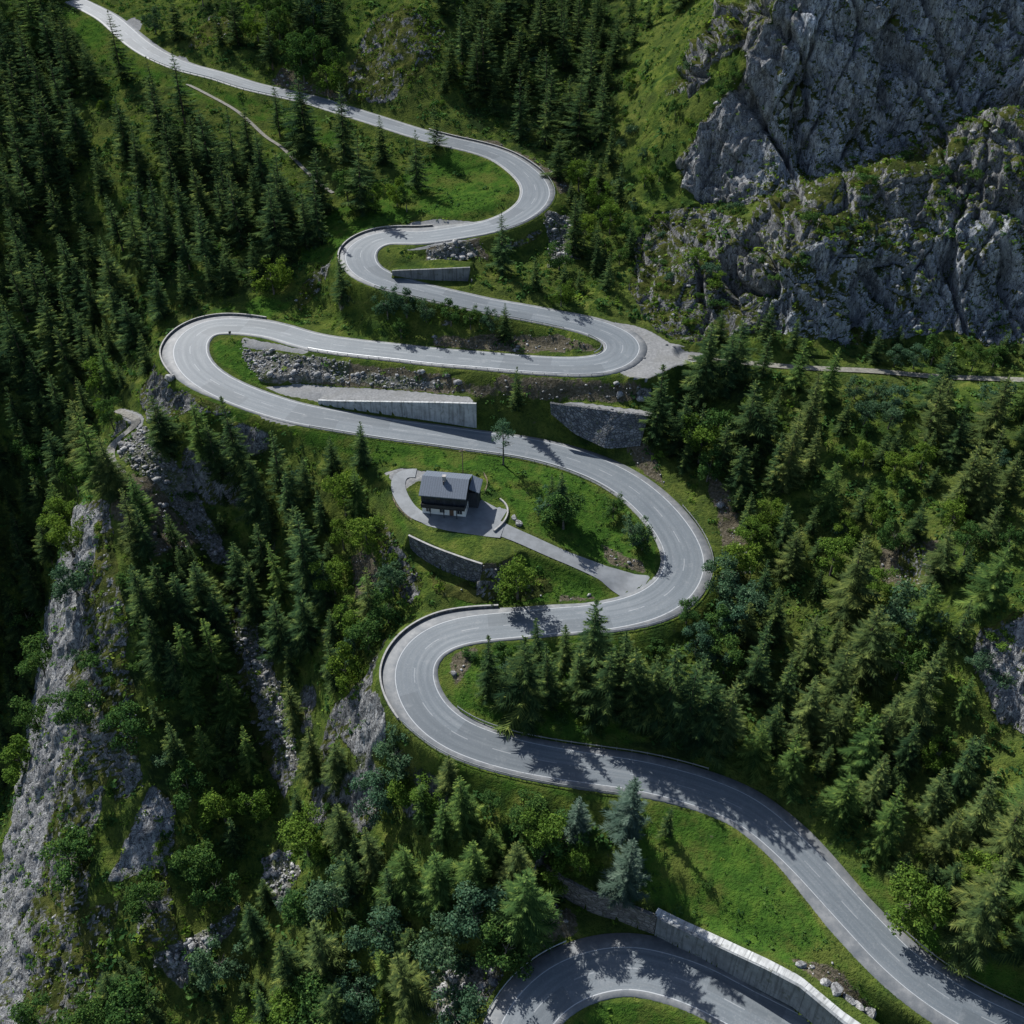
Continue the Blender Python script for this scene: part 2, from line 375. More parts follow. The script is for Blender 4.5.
def mat_terrain():
    t = NT('terrain'); pos = t.pos(); a1 = t.attr('m1'); a2 = t.attr('m2')
    s1 = t.n('ShaderNodeSeparateColor'); t.l(a1.outputs['Color'], s1.inputs[0]); s2 = t.n('ShaderNodeSeparateColor'); t.l(a2.outputs['Color'], s2.inputs[0])
    rock, gravel, lush = s1.outputs; dirt, rubble, dark = s2.outputs; bare = a2.outputs['Alpha']
    big = t.noise(pos, .045, 4, .6); mid = t.noise(pos, .22, 4, .6, .6); fine = t.noise(pos, 1.6, 4, .65); vf = t.noise(pos, 6.0, 2, .6)
    g = t.ramp(mid, [(.25, (.014, .032, .011)), (.42, (.033, .062, .014)), (.56, (.075, .108, .020)), (.74, (.145, .158, .038))])
    g = t.mix(t.step(big, .35, .65), g, t.mix(.5, g, (.075, .085, .024)))
    g = t.mix(t.math('MULTIPLY', t.step(fine, .45, .7), .6), g, (.014, .032, .010))
    L = t.ramp(t.noise(pos, .35, 4, .6, .4), [(.25, (.020, .050, .010)), (.5, (.039, .086, .014)), (.75, (.075, .128, .020))])
    L = t.mix(t.math('MULTIPLY', t.step(fine, .5, .72), .45), L, (.018, .042, .009))
    L = t.mix(t.math('MULTIPLY', t.step(t.noise(pos, .09, 5, .7), .48, .64), .75), L, (.085, .098, .024))
    g = t.mix(t.math('MULTIPLY', a1.outputs['Alpha'], t.step(t.noise(pos, .12, 4, .7), .62, .40)), g, (.020, .034, .012))  # dark floor tone: litter and tree shade both put into the ground colour
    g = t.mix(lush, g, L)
    d = t.ramp(fine, [(.3, (.045, .040, .026)), (.55, (.10, .088, .062)), (.75, (.19, .17, .14))])
    g = t.mix(t.step(t.math('ADD', dirt, t.math('MULTIPLY', t.math('SUBTRACT', t.noise(pos, .4, 4, .7), .5), 2.6)), .40, .85), g, d)
    gr = t.ramp(fine, [(.3, (.165, .168, .166)), (.55, (.225, .226, .224)), (.8, (.30, .298, .292))])
    gr = t.mix(t.math('MULTIPLY', t.step(mid, .45, .65), .4), gr, (.17, .168, .155))
    rk = m_rockcol(t, pos); rk = t.mix(dark, rk, t.mix(1.0, rk, (1.45, 1.52, 1.62), 'MULTIPLY')); rk = t.mix(bare, rk, t.mix(1.0, rk, (1.32, 1.33, 1.35), 'MULTIPLY'))  # rock colour carries light: shaded cliff ('dark') lifted for sky fill, sunlit 'bare' brightened
    # rubble: loose stones as cells
    rb = t.ramp(t.noise(pos, 1.1, 4, .75), [(.3, (.035, .04, .028)), (.45, (.10, .10, .085)), (.58, (.20, .195, .18)), (.75, (.34, .33, .31))])
    rb = t.mix(t.math('MULTIPLY', t.step(t.noise(pos, .16, 4, .65), .48, .6), .75), rb, (.055, .075, .022))
    nz = t.sep(t.n('ShaderNodeNewGeometry').outputs['True Normal'])[2]
    moss = t.step(t.math('SUBTRACT', t.math('ADD', nz, t.math('MULTIPLY', t.math('SUBTRACT', t.noise(t.scale(pos, (1, 1, .45)), .085, 6, .74, .8), .5), 2.6)), t.math('MULTIPLY', bare, .45)), .56, .78)
    rkm = t.mix(moss, rk, t.mix(t.step(mid, .4, .65), (.045, .06, .018), (.105, .115, .032)))
    rm = t.step(t.math('ADD', rock, t.math('MULTIPLY', t.math('SUBTRACT', fine, .5), .5)), .38, .62)
    col = t.mix(rm, g, rkm)
    rbm = t.step(t.math('ADD', rubble, t.math('MULTIPLY', t.math('SUBTRACT', mid, .5), 1.3)), .36, .56)
    col = t.mix(rbm, col, rb)
    gm = t.step(t.math('ADD', gravel, t.math('MULTIPLY', t.math('SUBTRACT', fine, .5), .5)), .40, .58)
    col = t.mix(gm, col, gr)
    # relief
    hg = t.math('ADD', t.math('MULTIPLY', t.noise(pos, 1.6, 2, .65), .8), t.math('MULTIPLY', vf, .35))
    hr = t.math('MULTIPLY', t.noise(t.scale(pos, (1, 1, .35)), 1.0, 6, .74, .6), 3.4)
    hb = t.math('MULTIPLY', t.noise(pos, 1.1, 4, .75), 1.6)
    x = t.n('ShaderNodeMix', data_type='FLOAT'); t.l(rm, x.inputs[0]); t.l(hg, x.inputs[2]); t.l(hr, x.inputs[3])
    y = t.n('ShaderNodeMix', data_type='FLOAT'); t.l(rbm, y.inputs[0]); t.l(x.outputs[0], y.inputs[2]); t.l(hb, y.inputs[3])
    z = t.n('ShaderNodeMix', data_type='FLOAT'); t.l(gm, z.inputs[0]); t.l(y.outputs[0], z.inputs[2]); t.l(t.math('MULTIPLY', vf, .12), z.inputs[3])
    return t.surf(col, .92, t.bump(z.outputs[0], .6), 0)

def mat_road():
    t = NT('asphalt'); uv = t.uv(); s = t.sep(uv); u, v = s[0], s[1]; pos = t.pos()
    au = t.math('ABSOLUTE', u)
    lng = t.noise(t.scale(uv, (3.2, .035, 1)), 1.6, 4, .6); pat = t.noise(pos, .12, 4, .6); fine = t.noise(pos, 3.0, 3, .6)
    col = t.ramp(lng, [(.3, (.084, .100, .114)), (.5, (.105, .121, .135)), (.7, (.134, .149, .161))])
    col = t.mix(t.math('MULTIPLY', t.step(pat, .45, .65), .5), col, (.086, .101, .115))
    col = t.mix(t.math('MULTIPLY', t.step(fine, .5, .75), .25), col, (.25, .255, .26))
    trk = t.math('MULTIPLY', t.step(t.math('ABSOLUTE', t.math('SUBTRACT', t.math('ABSOLUTE', t.math('SUBTRACT', au, .47)), .22)), .11, .03), .28)
    col = t.mix(trk, col, (.072, .085, .096))
    wn = t.n('ShaderNodeTexWhiteNoise', noise_dimensions='2D'); cv = t.n('ShaderNodeCombineXYZ'); t.l(t.math('FLOOR', t.math('DIVIDE', v, 13.0)), cv.inputs[0]); t.l(t.math('FLOOR', t.math('MULTIPLY', u, 1.0)), cv.inputs[1]); t.l(cv.outputs[0], wn.inputs['Vector'])
    col = t.mix(t.math('MULTIPLY', t.step(wn.outputs['Value'], .80, .82), .45), col, (.060, .071, .081))
    col = t.mix(t.math('MULTIPLY', t.step(t.noise(pos, .35, 5, .7), .56, .7), .35), col, (.17, .18, .188))
    # tar seams and patched strips
    seam = t.math('MULTIPLY', t.step(t.math('ABSOLUTE', t.math('SUBTRACT', t.noise(t.scale(uv, (1.3, .05, 1)), 2.0, 2, .5), .5)), .010, .003), .16)
    col = t.mix(seam, col, (.07, .075, .08))
    sh = t.ramp(t.noise(pos, .5, 5, .65), [(.3, (.088, .098, .108)), (.5, (.120, .127, .133)), (.72, (.185, .188, .190))])
    out = t.step(au, 1.0, 1.015); col = t.mix(out, col, sh)
    wear = t.step(t.noise(pos, .8, 4, .65), .33, .45)
    ln = t.math('MULTIPLY', t.step(au, .953, .959), t.step(au, 1.002, .996))
    dash = t.math('MULTIPLY', t.step(au, .030, .022), t.math('LESS_THAN', t.math('FRACT', t.math('DIVIDE', v, 9.0)), .42))
    mk = t.math('MULTIPLY', t.math('MAXIMUM', ln, t.math('MULTIPLY', dash, .42)), t.math('MULTIPLY_ADD', wear, .4, .35))
    col = t.mix(mk, col, (.36, .37, .38))
    return t.surf(col, .6, t.bump(fine, .02), .18)

def mat_concrete(name, base=(.36, .37, .37), joints=6.0):
    t = NT(name); uv = t.uv(); s = t.sep(uv); pos = t.pos()
    n = t.noise(pos, .5, 5, .65); st = t.noise(t.scale(uv, (1.6, .12, 1)), 1.0, 4, .6)
    c = t.mix(t.step(n, .35, .65), tuple(b*.8 for b in base), tuple(b*1.12 for b in base))
    c = t.mix(t.math('MULTIPLY', t.step(st, .46, .66), .7), c, tuple(b*.38 for b in base))
    c = t.mix(t.math('MULTIPLY', t.step(t.noise(pos, .7, 5, .7), .56, .66), .6), c, (.05, .058, .035))
    j = t.math('FRACT', t.math('DIVIDE', s[0], joints)); jm = t.step(t.math('ABSOLUTE', t.math('SUBTRACT', j, .5)), .012, .004)
    c = t.mix(t.math('MULTIPLY', jm, .6), c, tuple(b*.35 for b in base))
    return t.surf(c, .85, t.bump(t.math('SUBTRACT', n, jm), .05), .25)

def mat_masonry(name, a=(.075, .082, .09), b=(.21, .215, .22), scale=(1.1, 1.5)):
    t = NT(name); uv = t.uv(); pos = t.pos()
    q = t.n('ShaderNodeVectorMath', operation='ADD'); t.l(t.scale(uv, (scale[0], scale[1], 1)), q.inputs[0])
    w = t.noise(uv, .7, 2, .5, col=True); t.l(t.scale(w, (.5, .5, 0)), q.inputs[1])
    vc = t.vor(q.outputs[0], 1.0, 'F1', 'Color'); sv = t.n('ShaderNodeSeparateColor'); t.l(vc, sv.inputs[0]); e = t.vor(q.outputs[0], 1.0, 'DISTANCE_TO_EDGE')
    c = t.mix(sv.outputs[0], a, b); c = t.mix(t.math('MULTIPLY', t.step(t.noise(pos, .4, 4, .6), .45, .65), .5), c, tuple(x*.55 for x in a))
    c = t.mix(t.math('MULTIPLY', t.step(t.noise(pos, .9, 4, .6), .56, .68), .7), c, (.06, .075, .03))
    c = t.mix(t.step(e, .07, .02), c, tuple(x*.55 for x in a))
    return t.surf(c, .9, t.bump(t.math('ADD', t.step(e, 0, .18), t.math('MULTIPLY', t.noise(pos, 3, 4, .6), .6)), .16), .2)

def mat_leaf(name, stops, trans=.25, rough=.6, hue=.5):
    t = NT(name); oi = t.n('ShaderNodeObjectInfo'); tint = t.attr('tint')
    c = t.ramp(tint.outputs['Fac'], stops)
    c2 = t.mix(t.math('MULTIPLY', oi.outputs['Random'], hue), c, t.mix(1.0, c, (1.25, 1.0, .75), 'MULTIPLY'))
    c2 = t.mix(t.math('MULTIPLY', t.math('FRACT', t.math('MULTIPLY', oi.outputs['Random'], 7.31)), .45), c2, t.mix(1.0, c2, (.55, .62, .66), 'MULTIPLY'))
    p = t.n('ShaderNodeBsdfDiffuse'); t.l(c2, p.inputs['Color'])
    tr = t.n('ShaderNodeBsdfTranslucent'); t.l(t.mix(1.0, c2, (1.35, 1.45, .7), 'MULTIPLY'), tr.inputs[0])
    m = t.n('ShaderNodeMixShader'); m.inputs[0].default_value = trans; t.l(p.outputs[0], m.inputs[1]); t.l(tr.outputs[0], m.inputs[2]); t.l(m.outputs[0], t.out.inputs[0])
    return t.m

M = {}
M['terrain'] = mat_terrain(); M['road'] = mat_road()
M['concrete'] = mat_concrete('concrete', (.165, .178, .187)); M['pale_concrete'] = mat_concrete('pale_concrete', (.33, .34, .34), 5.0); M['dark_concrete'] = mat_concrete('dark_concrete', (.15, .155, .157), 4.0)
M['stone'] = mat_masonry('stone_masonry'); M['brown_stone'] = mat_masonry('brown_stone', (.12, .115, .11), (.25, .24, .23), (.9, 1.6))
M['coping'] = simple('coping', (.22, .218, .21), .85, .2, 1.2, .03)
M['dark_coping'] = simple('dark_coping', (.15, .152, .15), .9, .3, 1.2, .03); M['track'] = simple('stony_track', (.17, .165, .15), .95, .4, 1.0, .1, 0)
M['kerb'] = simple('kerb_stone', (.40, .40, .385), .85, .2, 1.5)
M['rock'] = None
def mat_rock():
    t = NT('boulder_rock'); p = t.pos(); c = m_rockcol(t, p)
    return t.surf(c, .9, t.bump(t.noise(p, 2.2, 5, .7), .25), .2)
M['rock'] = mat_rock()
M['steel'] = simple('galvanised_steel', (.30, .31, .32), .5, .15, 1.0, 0, .5, .6)
M['timber_rail'] = simple('weathered_timber', (.17, .13, .095), .85, .25, 3.0)
M['bark'] = simple('bark', (.085, .065, .05), .95, .35, 3.0, .06, .1)
M['pale_bark'] = simple('grey_bark', (.10, .092, .08), .95, .3, 3.0, .04, .1)
M['asphalt_drive'] = simple('drive_asphalt', (.135, .145, .154), .8, .14, .5, 0, .3)
M['gravel'] = simple('pale_gravel', (.145, .14, .12), .95, .25, 1.3, .05, .15)
# ------------------------------------------------------------------ strips that level the ground: road, drive, tracks, pads
def inpoly(px, py, poly):
    x = np.asarray(px); y = np.asarray(py); r = np.zeros(x.shape, bool); n = len(poly)
    for i in range(n):
        x0, y0 = poly[i]; x1, y1 = poly[(i+1) % n]
        if y0 == y1: continue
        c = ((y0 > y) != (y1 > y)) & (x < (x1-x0)*(y-y0)/(y1-y0)+x0)
        r ^= c
    return r

def track_from_px(pts, step=1.0, sig=2.0, zs=None):
    q = catmull([p[:2] for p in pts], 6)
    if zs is None:
        P, _, _ = march(q[:, 0], q[:, 1])
    else:
        zz = catmull([(z, 0) for z in zs], 6)[:, 0]
        R = rays(q[:, 0], q[:, 1]); t = (zz-CAMZ)/R[:, 2]; P = CAM+R*t[:, None]
    P = resample(P, step); return gsmooth(P, sig)

ZJ = RP[road_index(664,597)][2]
DRIVE = track_from_px([(654,600),(643,592),(632,586),(613,577),(590,567),(560,555),(540,546),(520,537),(503,530),(486,522)], zs=[ZJ-1.0,ZJ-.45,ZJ-.35,-2.6,-1.7,-.6,.1,.7,1.1,1.16])
DW = np.interp(np.linspace(0, 1, len(DRIVE)), [0, .08, .16, .3, .5, .8, 1], [6.0, 5.0, 3.7, 2.3, 1.9, 2.0, 2.4])
LOOP = track_from_px([(440,521),(426,519),(413,513),(404,502),(398,489),(398,478),(404,472),(416,473)], zs=[1.2,1.2,1.2,1.25,1.4,1.6,1.7,1.8])
TRACK1 = track_from_px([(187,84),(205,93),(234,109),(250,122),(266,137),(279,145),(289,154),(300,165),(309,174),(320,184),(333,193)])
TRACK2 = track_from_px([(688,357),(729,361),(780,366),(827,369),(874,371),(936,376.5),(1024,380),(1100,385),(1200,392),(1320,400)])
TRACK3 = track_from_px([(117,410),(128,415),(138,421),(128,431),(116,441),(110,452),(113,464),(122,474)], sig=1.5)
STRIPS = [(RP, RHW+RSL, RHW+RSR, .06, 4.5), (DRIVE, DW, DW, .06, 2.0), (LOOP, np.full(len(LOOP), 1.9), np.full(len(LOOP), 1.9), .06, 1.6),
          (TRACK1, np.full(len(TRACK1), .8), np.full(len(TRACK1), .8), .05, 2.0), (TRACK2, np.full(len(TRACK2), 1.3), np.full(len(TRACK2), 1.3), .05, 2.5), (TRACK3, np.full(len(TRACK3), 1.5), np.full(len(TRACK3), 1.5), .05, 2.0)]
ROADDIST = np.full(GX.shape, 99.0)

def flatten_strip(P, wl, wr, drop, bw):
    global TZ
    lo = P[:, :2].min(0)-14; hi = P[:, :2].max(0)+14
    ix = np.where((XS > lo[0]) & (XS < hi[0]))[0]; iy = np.where((YS > lo[1]) & (YS < hi[1]))[0]
    sl = np.ix_(iy, ix); gx = GX[sl].ravel(); gy = GY[sl].ravel(); z = TZ[sl].ravel().copy(); rd = ROADDIST[sl].ravel().copy()
    Nn = normals2(P)
    for a in range(0, len(gx), 8000):
        x = gx[a:a+8000]; y = gy[a:a+8000]
        d2 = (x[:, None]-P[None, :, 0])**2+(y[:, None]-P[None, :, 1])**2
        k = d2.argmin(1); d = np.sqrt(d2[np.arange(len(k)), k])
        side = (x-P[k, 0])*Nn[k, 0]+(y-P[k, 1])*Nn[k, 1]
        w = np.where(side > 0, wl[k], wr[k])+.7
        e = d-w; f = smooth(1-e/bw); f = np.where(e < 0, 1, f)
        # level of the strip is interpolated along it
        z[a:a+8000] = z[a:a+8000]*(1-f)+(P[k, 2]-drop-np.where(e < -.5, .12, 0))*f
        rd[a:a+8000] = np.minimum(rd[a:a+8000], e)
    TZ[sl] = z.reshape(len(iy), len(ix)); ROADDIST[sl] = rd.reshape(len(iy), len(ix))

# pads: polygon in pixels, level(s), edge blend
def rz(px, py): return RP[road_index(px, py)][2]
ZC = rz(622,345)-.2; ZB = rz(430,238)-1.2
PADS = [
 ([(262,388),(300,384),(336,387),(400,390),(468,397),(477,403),(440,403),(400,402.6),(335,401.6),(312,399),(285,396)], lambda x: 4.2+.0242*(x-285), 1.0),
 ([(612,318),(632,324),(650,331),(668,343),(702,351),(700,362),(676,366),(664,372),(648,379),(628,377)], ZC, 1.2),
 ([(398,271),(470,268),(474,262),(440,259),(404,262),(392,267)], ZB, .6),
 ([(552,404),(580,407.5),(610,411.5),(650,417),(655,411),(610,405),(575,401)], 9.45, .8),
 ([(410,538),(440,551),(468,560),(500,562),(525,548),(512,520),(488,500),(470,480),(416,484),(404,500),(404,515)], 1.12, 1.5),
]
def flatten_pad(poly, z0, bw):
    if callable(z0):
        Wz = np.array([atz(p[0], p[1], z0(p[0])) for p in poly]); co, *_ = np.linalg.lstsq(np.c_[Wz[:, :2], np.ones(len(Wz))], Wz[:, 2], rcond=None)
        W = Wz[:, :2]; z0 = None
    else: W = np.array([atz(p[0], p[1], z0)[:2] for p in poly])
    lo = W.min(0)-5; hi = W.max(0)+5
    ix = np.where((XS > lo[0]) & (XS < hi[0]))[0]; iy = np.where((YS > lo[1]) & (YS < hi[1]))[0]
    sl = np.ix_(iy, ix); gx = GX[sl]; gy = GY[sl]
    ins = inpoly(gx, gy, W); d = np.full(gx.shape, 1e9)
    for i in range(len(W)):
        a = W[i]; b = W[(i+1) % len(W)]; ab = b-a; t = np.clip(((gx-a[0])*ab[0]+(gy-a[1])*ab[1])/(ab@ab), 0, 1)
        d = np.minimum(d, np.hypot(gx-a[0]-t*ab[0], gy-a[1]-t*ab[1]))
    f = np.where(ins, 1, smooth(1-d/bw))
    lev = co[0]*gx+co[1]*gy+co[2] if z0 is None else z0
    TZ[sl] = TZ[sl]*(1-f)+lev*f
    ROADDIST[sl] = np.where(ins, -1, np.minimum(ROADDIST[sl], d))
WNEAR = np.zeros(GX.shape, bool)
def wall_cut(rows, reach, slope=.12, back=1.6):
    """drop the ground in front of a wall to the wall's foot and level it behind the crown"""
    T = np.array([atz(r[0], r[1], r[2]) for r in rows]); zb = np.array([r[3] for r in rows])
    s = np.concatenate([[0], np.cumsum(np.linalg.norm(np.diff(T[:, :2], axis=0), axis=1))]); t = np.linspace(0, s[-1], int(s[-1]/.5)+2)
    D = np.stack([np.interp(t, s, T[:, k]) for k in range(3)]+[np.interp(t, s, zb)], 1); Nn = normals2(D); sg = np.where(Nn[:, 1] < 0, 1, -1)
    lo = D[:, :2].min(0)-reach-2; hi = D[:, :2].max(0)+reach+2
    ix = np.where((XS > lo[0]) & (XS < hi[0]))[0]; iy = np.where((YS > lo[1]) & (YS < hi[1]))[0]; sl = np.ix_(iy, ix)
    gx = GX[sl].ravel(); gy = GY[sl].ravel(); z = TZ[sl].ravel().copy()
    d2 = (gx[:, None]-D[None, :, 0])**2+(gy[:, None]-D[None, :, 1])**2; k = d2.argmin(1); d = np.sqrt(d2[np.arange(len(k)), k])
    side = ((gx-D[k, 0])*Nn[k, 0]+(gy-D[k, 1])*Nn[k, 1])*sg[k]
    endp = (k == 0) | (k == len(D)-1)
    f = (side > -.32) & (d < reach) & ~endp
    z = np.where(f, np.minimum(z, D[k, 3]+np.maximum(side, 0)*slope), z)
    b = (side <= -.32) & (d < back) & ~endp
    z = np.where(b, D[k, 2]-.08, z)
    b2 = (side <= -.32) & (d >= back) & (d < back+5) & ~endp
    f2 = smooth((d-back)/5); z = np.where(b2, (D[k, 2]-.08)*(1-f2)+z*f2, z)
    TZ[sl] = z.reshape(len(iy), len(ix)); WNEAR[sl] |= ((d < 1.6) | ((side > -.4) & (d < 2.6))).reshape(len(iy), len(ix))
W_WEDGE = [(318,400.8,5.1,4.6),(335,401.6,5.5,rz(340,421)+.1),(400,402.6,7.05,rz(398,430)),(440,403.2,8.0,rz(437,435)),(476,404.3,8.8,rz(480,441))]
W_TRI = [(392,271.5,ZB+.1,ZB-.5),(398,271,ZB+.1,ZB-.9),(430,269.8,ZB+.1,rz(430,293)),(470,268,ZB+.1,rz(470,302))]
W_BROWN = [(540,864,-18.9,-21.5),(551,871,-19.1,-24),(562,879,-19.2,-25.3),(594,895,-19.2,-25.0),(622,904,-19.1,-24.8),(656.5,917.5,-19.0,-24.7)]
W_GREY = [(657,918.5,-18.95,-24.7),(680,930,-18.6,-24.2),(704,941,-18.3,-23.9),(736,956,-17.2,-22.9),(768,971,-15.9,-22.0),(800,988,-15.3,-21.2),(843,1024,-14.8,-20.5),(880,1050,-14.5,-20)]
W_HOUSE = [(408,536,1.1,-2.0),(416,540,1.08,-3.4),(430,546.5,1.04,-4.2),(444,552,1.0,-4.7),(468,560.5,.95,-4.9),(482,565,.9,-4.4)]
for p in PADS: flatten_pad(*p)
for w_, r_, b_ in ((W_WEDGE, 7, 2.0), (W_TRI, 4, 1.5), (W_BROWN, 4, 1.5), (W_GREY, 4, 3.2), (W_HOUSE, 5, 1.2)): wall_cut(w_, r_, .05, b_)
for s in reversed(STRIPS): flatten_strip(*s)
for w_, r_, b_ in ((W_WEDGE, 7, 2.0), (W_TRI, 4, 1.5), (W_BROWN, 3, 1.5), (W_GREY, 3, 3.2), (W_HOUSE, 5, 1.2)): wall_cut(w_, r_, .05, b_)

def box(Z, r):
    c = np.cumsum(np.cumsum(np.pad(Z, ((r+1, r), (r+1, r)), mode='edge'), 0), 1); k = 2*r+1
    return (c[k:, k:]-c[:-k, k:]-c[k:, :-k]+c[:-k, :-k])/(k*k)
for _ in range(2):
    wz = smooth((ROADDIST-.25)/.9)*smooth((14-ROADDIST)/6)*(~WNEAR)
    TZ = TZ*(1-wz)+box(TZ, 2)*wz

